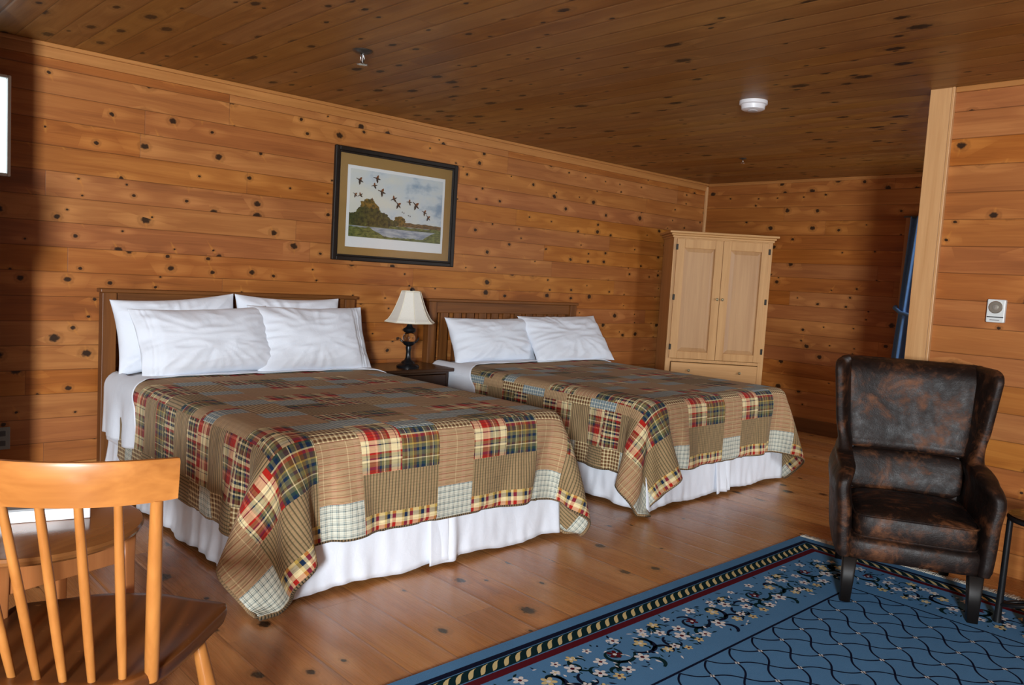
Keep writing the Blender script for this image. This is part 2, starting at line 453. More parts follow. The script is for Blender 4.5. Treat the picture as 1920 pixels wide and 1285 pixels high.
def sprinkler(x, y, label, k=1.0):
    s = thing('fire_sprinkler', label, 'sprinkler', (x, y, H), 0.6, None)
    lathe('escutcheon', [(0.0, -0.012 * k), (0.018 * k, -0.012 * k), (0.036 * k, -0.004 * k), (0.038 * k, 0.0), (0.0, 0.0)], M_dmetal, s, 24)
    V, F = [], []
    for sg in (-1, 1):
        v, f = tube_vf([(0.006 * sg * k, 0, -0.010 * k), (0.016 * sg * k, 0, -0.022 * k), (0.014 * sg * k, 0, -0.038 * k), (0.003 * sg * k, 0, -0.048 * k)], 0.0032 * k, 8)
        F += [tuple(i + len(V) for i in q) for q in f]; V += v
    mesh_obj('yoke', V, F, M_chrome, s, True)
    lathe('deflector', [(0.0, -0.052 * k), (0.022 * k, -0.051 * k), (0.022 * k, -0.048 * k), (0.0, -0.048 * k)], M_chrome, s, 16, fl=lambda a, z: 1 if math.cos(8 * a) > -0.3 else 0.72)
    tube('bulb', [(0, 0, -0.012 * k), (0, 0, -0.048 * k)], 0.003 * k, plain('grey_bulb', (0.35, 0.34, 0.33), 0.2), s, 8)
sprinkler(2.188, -1.315, 'chrome fire sprinkler on the ceiling above the left bed', 1.35)
sprinkler(5.869, -1.213, 'tiny dark sprinkler head on the ceiling towards the far wall', 0.8)

th = thing('thermostat', 'silver and white thermostat with round dial on the pine partition', 'thermostat', (PX, -3.608, 1.272))
box('body', (-0.026, -0.040, -0.056), (0, 0.040, 0.056), plain('thermostat_white', (0.70, 0.73, 0.72), 0.4, var=0.03), th, 0.005)
o = lathe('dial', [(0.0, 0.0), (0.030, 0.0), (0.030, 0.007), (0.027, 0.010), (0.0, 0.010)], plain('brushed_dial', (0.52, 0.49, 0.42), 0.35, 0.8), th, 32)
o.rotation_euler = (0, -PI / 2, 0); o.location = (-0.0255, 0, 0.018)
o = lathe('dial_centre', [(0.0, 0.0), (0.013, 0.0), (0.012, 0.004), (0.0, 0.005)], plain('dial_hub', (0.62, 0.60, 0.54), 0.3, 0.7), th, 24)
o.rotation_euler = (0, -PI / 2, 0); o.location = (-0.0355, 0, 0.018)
box('slider_slot', (-0.0272, -0.036, -0.032), (-0.0258, 0.036, -0.027), plain('slot_dark', (0.03, 0.03, 0.03), 0.6), th)
box('scale_mark', (-0.0272, -0.020, -0.046), (-0.0258, 0.022, -0.042), plain('print_grey', (0.25, 0.25, 0.25), 0.6), th)

ol = thing('wall_outlet', 'dim grey wall outlet low on the bed wall left of the left bed', 'outlet', (0.905, 0, 0.29))
box('cover_plate', (-0.038, -0.006, -0.060), (0.038, 0, 0.060), plain('outlet_grey', (0.22, 0.23, 0.21), 0.5), ol, 0.003)
for zz in (-0.026, 0.026): box('socket', (-0.017, -0.009, zz - 0.014), (0.017, -0.005, zz + 0.014), plain('socket_dark', (0.06, 0.06, 0.06), 0.5), ol, 0.003)

# ------------------------------------------------------------------ framed duck print
pic = thing('framed_print', 'dark framed marsh landscape print with flying ducks on the bed wall', 'picture', (3.335, 0, 1.727))
PW, PH = 1.05, 0.768
M_frame = plain('black_brown_frame', (0.012, 0.009, 0.007), 0.42, var=0.3, spec=0.4)
bm = bmesh.new()
fw_ = 0.042
def ring(bm, w, h, t, y0, y1, bev, mi=0):
    add_box(bm, (-w / 2, y0, -h / 2), (-w / 2 + t, y1, h / 2), bev, 2, mi); add_box(bm, (w / 2 - t, y0, -h / 2), (w / 2, y1, h / 2), bev, 2, mi)
    add_box(bm, (-w / 2 + t, y0, -h / 2), (w / 2 - t, y1, -h / 2 + t), bev, 2, mi); add_box(bm, (-w / 2 + t, y0, h / 2 - t), (w / 2 - t, y1, h / 2), bev, 2, mi)
ring(bm, PW, PH, fw_ - 0.012, -0.030, -0.001, 0.006)
ring(bm, PW - 2 * (fw_ - 0.012), PH - 2 * (fw_ - 0.012), 0.012, -0.022, -0.001, 0.003)
bm_obj('frame', bm, M_frame, pic)
mat_w, mat_h = PW - 2 * fw_ + 0.01, PH - 2 * fw_ + 0.01
M_mat = plain('tan_mat_board', srgb(150, 118, 66), 0.85, var=0.06, sc=60)
box('mat_board', (-mat_w / 2, -0.009, -mat_h / 2), (mat_w / 2, -0.002, mat_h / 2), M_mat, pic)
# printed sheet: white border and painted picture, all flat
prx0, prx1, prz0, prz1 = -0.418, 0.420, -0.288, 0.268
t = NT('print_sky'); s = t.sep(t.coord()); n1 = t.noise(t.comb(t.M('MULTIPLY', s[0], 4.0), 0.0, t.M('MULTIPLY', s[2], 7.0)), 1.0, 5, 0.6)
t.base(t.ramp(t.M('ADD', t.M('ADD', n1, t.M('MULTIPLY', s[0], 0.25)), t.M('MULTIPLY', t.M('SUBTRACT', s[2], 0.1), 0.45)), [(0.36, srgb(206, 206, 194)), (0.56, srgb(192, 200, 202)), (0.70, srgb(132, 154, 172))])); t.set(Roughness=0.6); P_sky = t.m
def paint(nm, a_, b_, sc=30, st_=(1, 1, 1)):
    t = NT(nm); s = t.sep(t.coord()); n = t.noise(t.comb(t.M('MULTIPLY', s[0], st_[0]), 0.0, t.M('MULTIPLY', s[2], st_[2])), sc, 5, 0.65)
    t.base(t.ramp(n, [(0.38, a_), (0.62, b_)])); t.set(Roughness=0.6); return t.m
P_white = plain('print_paper', (0.70, 0.71, 0.70), 0.6, var=0.02)
P_tree = paint('print_tree', srgb(24, 36, 20), srgb(84, 86, 36), 40)
P_oak = paint('print_autumn_tree', srgb(48, 54, 22), srgb(138, 106, 40), 40)
P_land = paint('print_far_land', srgb(52, 52, 30), srgb(128, 96, 50), 30, (1, 1, 4))
P_grass = paint('print_marsh_grass', srgb(52, 66, 28), srgb(118, 124, 62), 26, (1, 1, 3))
P_water = paint('print_water', srgb(116, 128, 142), srgb(172, 176, 178), 10, (1, 1, 5))
P_duck = paint('print_duck', srgb(24, 24, 22), srgb(74, 58, 40), 60)
P_brd = plain('print_rust', srgb(120, 70, 30), 0.6)
PM = [P_white, P_sky, P_tree, P_oak, P_land, P_grass, P_water, P_duck, P_brd]
pv, pf, pm = [], [], []
def poly(pts, mi, lay):
    b0 = len(pv)
    for (x, z) in pts: pv.append((x, -0.0095 - 0.00012 * lay, z))
    pf.append(tuple(range(b0, b0 + len(pts)))); pm.append(mi)
poly([(prx0, prz0), (prx1, prz0), (prx1, prz1), (prx0, prz1)], 0, 0)
ix0, ix1, iz0, iz1 = -0.396, 0.400, -0.216, 0.246
IW, IH = ix1 - ix0, iz1 - iz0
q = lambda a, b: (ix0 + a * IW, iz0 + b * IH)      # a, b in 0..1 of the painted area
poly([q(0, 0), q(1, 0), q(1, 1), q(0, 1)], 1, 1)
def band(f_lo, f_hi, mi, lay, a0=0, a1=1, n=40):
    up = [q(a0 + (a1 - a0) * i / n, f_hi(a0 + (a1 - a0) * i / n)) for i in range(n + 1)]
    dn = [q(a0 + (a1 - a0) * i / n, f_lo(a0 + (a1 - a0) * i / n)) for i in range(n + 1)]
    poly(dn + up[::-1], mi, lay)
nz = lambda x, k=1.0, o=0.0: mnoise.noise(Vector((x * k, o, 0.3)))
band(lambda a: 0.14, lambda a: 0.285 + 0.012 * nz(a, 25, 1) - 0.02 * max(0, a - .5), 4, 2, 0.40, 1.0)
band(lambda a: 0.0, lambda a: 0.215, 6, 3)
band(lambda a: 0.165, lambda a: 0.215 + 0.02 * nz(a, 14, 3), 5, 4)
band(lambda a: 0.0, lambda a: max(0.0, 0.15 * (1 - max(0, (a - .22)) / .2) + 0.02 * nz(a, 22, 5)), 5, 4, 0, .42)
band(lambda a: 0.03, lambda a: max(0.03, 0.03 + 0.14 * min(1, max(0, (a - .78)) / .15) + 0.015 * nz(a, 22, 8)), 5, 5, .78, 1.0)
band(lambda a: 0.0, lambda a: 0.03 + 0.025 * abs(nz(a, 30, 9)), 5, 6, .25, 1.0)
def tree(ca, cb, ra, rb, mi, lay, k=0):
    pts = []
    for i in range(90):
        an = 2 * PI * i / 90; rr = 1 + 0.26 * mnoise.noise(Vector((math.cos(an) * 2.2, math.sin(an) * 2.2, k))) + 0.16 * mnoise.noise(Vector((math.cos(an) * 7, math.sin(an) * 7, k + 3)))
        b = cb + rb * rr * math.sin(an)
        pts.append(q(min(max(ca + ra * rr * math.cos(an), 0.0), 1), max(b, 0.17)))
    poly(pts, mi, lay)
tree(0.07, 0.26, 0.10, 0.10, 2, 5, 1); tree(0.30, 0.26, 0.14, 0.14, 2, 6, 2); tree(0.20, 0.42, 0.10, 0.16, 3, 7, 3)
tree(0.16, 0.33, 0.10, 0.13, 2, 8, 4); tree(0.25, 0.33, 0.10, 0.12, 2, 9, 9); tree(0.53, 0.295, 0.065, 0.075, 3, 7, 5); tree(0.47, 0.25, 0.05, 0.05, 2, 8, 6)
def duck(a, b, sz, rot, mi2=8):
    c, s = math.cos(rot), math.sin(rot); cx0, cz0 = q(a, b)
    sz *= 1.25
    T = lambda pts: [(cx0 + sz * (x * c - z * s), cz0 + sz * (x * s + z * c)) for x, z in pts]
    poly(T([(-1, -.05), (-.5, .16), (.1, .2), (.55, .12), (.95, .16), (1.05, .06), (.9, .0), (.5, -.08), (0, -.2), (-.6, -.16)]), 7, 11)
    poly(T([(-.25, .1), (.25, .12), (.1, .55), (-.35, 1.0), (-.45, .55)]), 7, 12)
    poly(T([(-.2, -.08), (.3, -.08), (.2, -.5), (-.1, -.85), (-.3, -.45)]), mi2, 12)
for a, b, sz, rt in [(0.095, 0.84, .026, 2.7), (0.27, 0.90, .026, 2.9), (0.245, 0.79, .021, 3.3), (0.325, 0.71, .028, 2.8), (0.055, 0.62, .018, 2.5), (0.105, 0.625, .018, 3.6), (0.225, 0.58, .012, 3.0),
                     (0.455, 0.63, .024, 3.5), (0.505, 0.545, .026, 2.3), (0.625, 0.61, .021, 3.1), (0.70, 0.57, .030, 2.4), (0.80, 0.475, .022, 2.7), (0.845, 0.40, .022, 2.3)]:
    duck(a, b, sz, rt)
for a, b in [(0.55, .44), (0.57, .43), (0.62, .40), (0.64, .39)]: duck(a, b, .006, 2.6, 7)
o = mesh_obj('printed_sheet', pv, pf, PM, pic, fmat=pm)
t = NT('picture_glass'); t.n.remove(t.b)
tr = t.new('ShaderNodeBsdfTransparent'); gl = t.new('ShaderNodeBsdfGlossy'); gl.inputs['Roughness'].default_value = 0.05
fr = t.new('ShaderNodeFresnel'); fr.inputs[0].default_value = 1.45; mx = t.new('ShaderNodeMixShader')
t.l.new(fr.outputs[0], mx.inputs[0]); t.l.new(tr.outputs[0], mx.inputs[1]); t.l.new(gl.outputs[0], mx.inputs[2])
t.l.new(mx.outputs[0], t.n['Material Output'].inputs[0]); M_glass = t.m
box('glass', (-mat_w / 2, -0.0145, -mat_h / 2), (mat_w / 2, -0.0125, mat_h / 2), M_glass, pic)

# ------------------------------------------------------------------ beds
M_hb = timber('headboard_oak', (0.080, 0.026, 0.006), (0.235, 0.085, 0.020), 'x', 0.45, 1.0, 0.35, 0.0)
M_hbv = timber('headboard_oak_upright', (0.080, 0.026, 0.006), (0.235, 0.085, 0.020), 'z', 0.45, 1.0, 0.35, 0.0)
t = NT('white_cotton'); n = t.noise(t.coord(), 9.0, 3)
t.base(t.mix(n, (0.71, 0.755, 0.835), (0.77, 0.815, 0.885))); t.set(Roughness=0.9, Specular_IOR_Level=0.15, Sheen_Weight=0.15)
s = t.sep(t.coord()); t.bump(t.noise(t.comb(t.M('MULTIPLY', s[0], 1.0), s[1], s[2]), 20.0, 4, 0.55, 0.8), 0.16, 0.014); M_cotton = t.m
M_matt = plain('mattress_ticking', (0.72, 0.72, 0.74), 0.9, var=0.03)
M_slatdark = plain('box_spring_fabric', (0.30, 0.30, 0.31), 0.95)

BED_W, TOPZ, FOOT = 1.53, 0.615, -2.1265
HBW, HBZ = 1.6053, 1.102

def rounded_box_grid(bm, lo, hi, r, mi=0):
    add_box(bm, lo, hi, r, 5, mi)

def sheet_mesh(name, parent, mat, y0, y1, off, dropf, seed, nside=26, ny=30, wav=0.010):
    """a sheet lying across the mattress and hanging down both sides"""
    hw, r = BED_W / 2, 0.05
    prof = []   # (x, z, side distance below the bend)
    L = 0.5
    V = []; F = []
    nt_ = 24
    rows = []
    for j in range(ny + 1):
        y = y0 + (y1 - y0) * j / ny
        row = []
        for sg in (-1, 1):
            side = []
            drop = dropf(y, sg)
            for i in range(nside + 1):
                d = drop * i / nside
                flare = min(1.0, d / 0.25)
                w = wav * flare * (math.sin(y * 21 + seed + sg) + 0.6 * math.sin(y * 47 + seed * 2.1 + d * 4)) + 0.02 * flare * (0.4 + 0.6 * abs(mnoise.noise(Vector((y * 3, sg, seed)))))
                side.append((sg * (hw + off + max(0.0, w)), y, TOPZ - r - d))
            arc = []
            for k in range(1, 6):
                a = k / 6 * PI / 2
                arc.append((sg * (hw - r + (r + off) * math.cos(a)), y, TOPZ - r + (r + off) * math.sin(a)))
            row.append((side, arc))
        left = row[0][0][::-1] + row[0][1]
        right = row[1][1][::-1] + row[1][0]
        top = []
        for k in range(nt_ + 1):
            x = -(hw - r) + 2 * (hw - r) * k / nt_
            top.append((x, y, TOPZ + off + 0.004 * (1 + mnoise.noise(Vector((x * 6, y * 7, seed))))))
        rows.append(left + top + right)
    m = len(rows[0])
    for rr in rows: V += rr
    for j in range(ny):
        for i in range(m - 1):
            a0 = j * m + i
            F.append((a0, a0 + 1, a0 + m + 1, a0 + m))
    o = mesh_obj(name, V, F, mat, parent, True)
    sd_ = o.modifiers.new('thick', 'SOLIDIFY'); sd_.thickness = 0.003; sd_.offset = 1
    return o

def skirt_panel(name, parent, pts, outw, seed, z0=0.36, zb=0.022, amp=0.016, pleats=()):
    """gathered valance hanging along a floor path"""
    pts = [Vector(p) for p in pts]
    n = max(20, int((pts[1] - pts[0]).length / 0.012)); m = 14
    V = []; F = []
    ow = Vector(outw)
    for i in range(n + 1):
        f = i / n; p = pts[0].lerp(pts[1], f); sarc = (pts[1] - pts[0]).length * f
        hem = zb + 0.010 * mnoise.noise(Vector((sarc * 3.1, seed, 0))) + 0.006 * math.sin(sarc * 14 + seed)
        for k in range(m + 1):
            g = k / m; z = z0 + (hem - z0) * g
            w = amp * g ** 1.3 * (1.1 * mnoise.noise(Vector((sarc * 7.5, g * 1.2, seed))) + 0.7 * mnoise.noise(Vector((sarc * 19, g * 2.2, seed + 4))) + 0.30)
            w += 0.012 * g
            for (pc, pw, pd) in pleats:
                w += pd * math.exp(-((sarc - pc) / pw) ** 2) * (0.25 + 0.75 * g)
            end = min(f, 1 - f) * (pts[1] - pts[0]).length
            w += 0.020 * g * math.exp(-(end / 0.05) ** 2)
            q_ = p + ow * max(w, -0.006)
            V.append((q_.x, q_.y, z))
    for i in range(n):
        for k in range(m):
            a0 = i * (m + 1) + k
            F.append((a0, a0 + 1, a0 + m + 2, a0 + m + 1))
    o = mesh_obj(name, V, F, M_cotton, parent, True)
    sd_ = o.modifiers.new('thick', 'SOLIDIFY'); sd_.thickness = 0.003
    return o

def make_bed(x0, label, seed):
    b = thing('bed', label, 'bed', (x0 + HBW / 2, 0, 0))
    hb = bpy.data.objects.new('headboard', None); link(hb, b)
    hw = HBW / 2
    yb, yf = -0.095, -0.030
    for sg in (-1, 1):
        box('post', (sg * hw - (0.075 if sg > 0 else 0), yb, 0), (sg * hw + (0.075 if sg < 0 else 0), yf, HBZ - 0.022), M_hbv, hb, 0.004)
    box('cap_rail', (-hw - 0.012, yb - 0.012, HBZ - 0.022), (hw + 0.012, yf + 0.006, HBZ), M_hb, hb, 0.005)
    box('top_rail', (-hw + 0.075, yb + 0.016, HBZ - 0.105), (hw - 0.075, yf - 0.015, HBZ - 0.022), M_hb, hb, 0.003)
    box('bottom_rail', (-hw + 0.075, yb + 0.016, 0.42), (hw - 0.075, yf - 0.015, 0.56), M_hb, hb, 0.003)
    span = HBW - 0.15; nsl = 11; sw = 0.073; gap = (span - nsl * sw) / (nsl + 1)
    for i in range(nsl):
        xx = -hw + 0.075 + gap + i * (sw + gap)
        box('slat', (xx, yb + 0.024, 0.56), (xx + sw, yf - 0.022, HBZ - 0.105), M_hbv, hb, 0.002)
    bm = bmesh.new(); add_box(bm, (-BED_W / 2, FOOT, 0.34), (BED_W / 2, -0.11, TOPZ), 0.05, 5)
    bm_obj('mattress', bm, M_matt, b, True, 40)
    bm = bmesh.new(); add_box(bm, (-BED_W / 2 + .01, FOOT + .01, 0.15), (BED_W / 2 - .01, -0.11, 0.34), 0.02, 3)
    bm_obj('box_spring', bm, M_slatdark, b, True, 40)
    for sx in (-1, 1):
        for yy in (-0.25, FOOT + 0.2):
            lathe('foot', [(0.028, 0.0), (0.03, 0.15)], plain('bed_foot', (.02, .02, .02), .5), b, 12, (sx * 0.66, yy, 0))
    hwx = BED_W / 2 + 0.002
    skirt_panel('bed_skirt', b, [(-hwx, -0.14, 0), (-hwx, FOOT - 0.004, 0)], (-1, 0, 0), seed + 1, amp=0.024)
    skirt_panel('bed_skirt', b, [(-hwx - 0.002, FOOT - 0.006, 0), (0.06, FOOT - 0.006, 0)], (0, -1, 0), seed + 2, amp=0.014)
    skirt_panel('bed_skirt', b, [(-0.05, FOOT - 0.003, 0), (hwx + 0.002, FOOT - 0.003, 0)], (0, -1, 0), seed + 3, amp=0.014, pleats=[(0.13, 0.035, 0.03)])
    skirt_panel('bed_skirt', b, [(hwx, FOOT - 0.004, 0), (hwx, -0.14, 0)], (1, 0, 0), seed + 4, amp=0.024)
    return b

bed_a = make_bed(1.3597, 'left bed with slatted headboard and white skirt, nearest the spindle chair', 1.0)
bed_b = make_bed(3.6013, 'right bed with slatted headboard and white skirt, in front of the wardrobe', 21.0)
BX = [1.3597 + HBW / 2, 3.6013 + HBW / 2]

def folded_sheet(name, parent, seed, sides):
    """top sheet turned back over the head end of the quilt; its foot-side edge slants down the sides"""
    hw, r, off = BED_W / 2, 0.05, 0.036
    NW_, NL = 150, 34
    sl, sr = sides                        # drop on the left and right
    W0 = hw - r; arcl = r * PI / 2
    tot_l, tot_r = W0 + arcl + sl, W0 + arcl + sr
    V = []; F = []
    for i in range(NW_ + 1):
        s_ = -tot_l + (tot_l + tot_r) * i / NW_
        a_ = abs(s_); sg = 1 if s_ >= 0 else -1
        over = max(0.0, a_ - W0 + 0.12)
        yf = -0.468 - 0.18 * min(1.0, over / 0.24) ** 1.2 - 0.05 * max(0, over - .24) / .2 + 0.010 * mnoise.noise(Vector((s_ * 4, seed, 0)))
        for j in range(NL + 1):
            y = -0.135 + (yf + 0.135) * j / NL
            wv = 0.006 * (1 + mnoise.noise(Vector((s_ * 7, y * 9, seed))))
            if a_ <= W0: p = (s_, y, TOPZ + off * min(1, .30 + max(0, j - 14) / 12) + wv)
            elif a_ <= W0 + arcl:
                an = (a_ - W0) / r; p = (sg * (W0 + (r + off) * math.sin(an)), y, TOPZ - r + (r + off) * math.cos(an))
            else:
                d = a_ - W0 - arcl; g = min(1, d / 0.2)
                w_ = g * (0.014 + 0.016 * math.sin(y * 24 + seed + d * 3) + 0.010 * mnoise.noise(Vector((y * 12, d * 5, seed))))
                p = (sg * (hw + off + max(-0.002, w_)), y, TOPZ - r - d * (1 + 0.06 * mnoise.noise(Vector((y * 5, 1, seed)))))
            V.append(p)
    for i in range(NW_):
        for j in range(NL):
            a0 = i * (NL + 1) + j
            F.append((a0, a0 + 1, a0 + NL + 2, a0 + NL + 1))
    o = mesh_obj(name, V, F, M_cotton, parent, True)
    sd_ = o.modifiers.new('thick', 'SOLIDIFY'); sd_.thickness = 0.004
    return o
def mk_sheet(bx, label, seed, sides):
    r = thing('bed_sheet', label, 'sheet', (bx, 0, 0), group='white sheets folded at the pillows')
    sheet_mesh('under_sheet', r, M_cotton, -0.118, -0.62, 0.004, lambda y, sg: 0.30, seed + 3, 16, 24, 0.0)
    folded_sheet('turned_down_sheet', r, seed, sides)
    return r
mk_sheet(BX[0], 'white top sheet folded over the quilt head and hanging down the left bed', 2.0, (0.25, 0.22))
mk_sheet(BX[1], 'white top sheet folded over the quilt head of the right bed', 8.0, (0.27, 0.22))

# ------------------------------------------------------------------ quilts
def plaid_mat(name, pu, pv_, su, sv, f=0.5, extra=None, weave=True):
    """su / sv: lists of (start position 0..1, colour) across and along the cloth"""
    t = NT(name); uv = t.sep(t.coord('UV'))
    wb = t.noise(t.coord('UV'), 7.0, 2)
    u = t.M('FRACT', t.M('DIVIDE', t.M('ADD', uv[0], t.M('MULTIPLY', wb, 0.004)), pu)); v = t.M('FRACT', t.M('DIVIDE', t.M('ADD', uv[1], t.M('MULTIPLY', wb, 0.004)), pv_))
    cu = t.ramp(u, su, 'CONSTANT'); cv = t.ramp(v, sv, 'CONSTANT')
    c = t.mix(f, cu, cv)
    nz_ = t.noise(t.coord('UV'), 900.0, 1); n2 = t.noise(t.coord('UV'), 5.0, 3)
    c = t.mix(0.28, c, t.mix(nz_, scale3((1, 1, 1), 0.0), (1, 1, 1)), 'SOFT_LIGHT')
    t.base(c); t.set(Roughness=0.95, Specular_IOR_Level=0.1, Sheen_Weight=0.05)
    q1 = t.M('SINE', t.M('MULTIPLY', uv[1], 2 * PI / 0.026)); q2 = t.noise(t.coord('UV'), 60.0, 3)
    q3 = t.noise(t.comb(t.M('MULTIPLY', uv[0], 9.0), t.M('MULTIPLY', uv[1], 38.0)), 1.0, 3)
    t.bump(t.M('ADD', t.M('MULTIPLY', t.M('ABSOLUTE', q1), 0.35), t.M('ADD', t.M('MULTIPLY', q2, 0.35), t.M('MULTIPLY', q3, 1.1))), 0.75, 0.008)
    return t.m
RED, DRED, NAVY, CREAM, OLIVE, TAN, BRN, SLATE, SALM = srgb(168, 36, 28), srgb(112, 44, 34), srgb(26, 44, 70), srgb(226, 208, 160), srgb(118, 112, 74), srgb(172, 142, 106), srgb(104, 70, 44), srgb(98, 118, 120), srgb(206, 110, 88)
DK = srgb(48, 46, 36); GRN = srgb(52, 74, 58); GOLD = srgb(186, 156, 76); PALE = srgb(206, 206, 190)
Q = []
# 0 red and cream madras
Q.append(plaid_mat('quilt_red_madras', 0.15, 0.165,
    [(0, CREAM), (.20, NAVY), (.225, CREAM), (.30, RED), (.50, SALM), (.56, DRED), (.62, NAVY), (.68, OLIVE), (.76, CREAM), (.80, NAVY), (.82, OLIVE), (.92, DRED)],
    [(0, CREAM), (.16, NAVY), (.185, CREAM), (.28, RED), (.52, DRED), (.58, NAVY), (.66, OLIVE), (.78, CREAM), (.83, NAVY), (.87, OLIVE), (.95, RED)]))
# 1 green and navy plaid
Q.append(plaid_mat('quilt_green_plaid', 0.13, 0.15,
    [(0, OLIVE), (.10, NAVY), (.22, GRN), (.28, CREAM), (.31, OLIVE), (.42, BRN), (.54, CREAM), (.57, NAVY), (.62, OLIVE), (.74, GOLD), (.78, BRN), (.90, NAVY)],
    [(0, OLIVE), (.12, NAVY), (.20, OLIVE), (.30, GOLD), (.34, BRN), (.48, RED), (.56, CREAM), (.60, NAVY), (.72, GRN), (.80, OLIVE), (.90, CREAM), (.93, BRN)]))
# 2 dark red and navy check
Q.append(plaid_mat('quilt_dark_check', 0.10, 0.105,
    [(0, CREAM), (.14, NAVY), (.26, CREAM), (.34, DRED), (.52, OLIVE), (.60, NAVY), (.70, CREAM), (.78, DK), (.88, RED)],
    [(0, OLIVE), (.14, NAVY), (.24, CREAM), (.36, DRED), (.54, RED), (.62, NAVY), (.72, OLIVE), (.82, CREAM), (.88, DK)]))
TK = scale3(TAN, 0.82)
# 3 ticking with dark lines along the cloth, 4 across
Q.append(plaid_mat('quilt_ticking_upright', 0.0155, 0.30, [(0, TK), (.36, OLIVE), (.50, DK), (.74, srgb(150, 132, 92))], [(0, TK), (.5, scale3(TK, 1.05))], 0.28))
Q.append(plaid_mat('quilt_ticking_level', 0.30, 0.0155, [(0, TK), (.5, scale3(TK, 1.05))], [(0, TK), (.40, OLIVE), (.52, DK), (.74, srgb(158, 138, 98))], 0.72))
# 5 tan with red lines
Q.append(plaid_mat('quilt_red_stripe', 0.11, 0.027, [(0, TAN), (.30, CREAM), (.33, TAN), (.62, srgb(186, 150, 118)), (.8, TAN)], [(0, TAN), (.42, srgb(142, 66, 50)), (.56, TAN), (.74, BRN), (.80, TAN)], 0.62))
# 6 brown gingham, 7 slate gingham
Q.append(plaid_mat('quilt_brown_gingham', 0.021, 0.021, [(0, BRN), (.55, CREAM), (.85, TAN)], [(0, BRN), (.55, CREAM), (.85, TAN)], 0.5))
Q.append(plaid_mat('quilt_slate_gingham', 0.026, 0.026, [(0, PALE), (.50, SLATE), (.62, PALE), (.76, DK), (.86, PALE)], [(0, PALE), (.46, SLATE), (.66, PALE), (.80, SLATE), (.90, PALE)], 0.5))
# 8 plain tan weave, 9 blue gingham, 10 edge plaid, 11 binding
Q.append(plaid_mat('quilt_tan_weave', 0.02, 0.05, [(0, TAN), (.5, scale3(TAN, .86))], [(0, TAN), (.5, scale3(TAN, .92))], 0.5))
BLU = srgb(116, 134, 142)
Q.append(plaid_mat('quilt_blue_gingham', 0.02, 0.02, [(0, BLU), (.55, PALE), (.85, SLATE)], [(0, BLU), (.55, PALE), (.85, BLU)], 0.5))
Q.append(plaid_mat('quilt_edge_plaid', 0.085, 0.12, [(0, CREAM), (.34, GOLD), (.48, NAVY), (.66, CREAM), (.80, RED)], [(0, RED), (.20, CREAM), (.36, NAVY), (.52, GOLD), (.74, CREAM), (.9, RED)], 0.5))
Q.append(plaid_mat('quilt_binding', 0.012, 0.012, [(0, TK), (.6, DK)], [(0, TK), (.6, DK)], 0.5))

QD = 0.0244; NQU, NQV = 96, 87     # quilt cells (2.34 m by 2.12 m)
def patch_id(i, j, dark=0):
    ncol = ((i + 1) // 8) % 3      # which patch column: 0 is the narrow one
    ci = (i + 1) // 8
    edge = i < 16 or i >= 80
    if edge and j > 16:            # the drops at the sides
        jj = j - 17; k = (jj % 16)
        d = i if i < 16 else 95 - i
        if d < 5: return (7, 6, 3, 6)[(jj // 5) % 4]
        if d > 13 and dark: return (8, 9, 6)[(jj // 8) % 3]
        if k < 6: return 4
        if k < 11: return (2, 0)[(jj // 16) % 2]
        return (0, 2, 1)[(jj // 16) % 3]
    if ncol == 0:
        if j < 6: return 7
        if j < 16: return 5
        r = (j - 16) % 26
        if r < 4: return 6
        if r < 9: return 9
        if r < 17: return 8 if dark else 5
        if r < 21: return 9
        return 6
    if j < 3: return 10 if 6 < i < 90 else 7
    if j < 10: return 3
    if j < 17: return 0 if ncol == 1 else 1
    r = (j - 17) % 22
    h = (ci * 5 + (j // 22) * 3 + dark) % 4
    if r < 4: return (0, 2, 8, 1)[h] if ncol == 1 else (2, 9, 0, 0)[h]
    if r < 9: return 9 if ncol == 1 else (8, 0, 2, 2)[h]
    if r < 15: return (0, 2, 0, 2)[h] if ncol == 1 else (1, 8, 1, 0)[h]
    return (8, 5, 8, 3)[h] if ncol == 1 else (3, 8, 5, 8)[h]

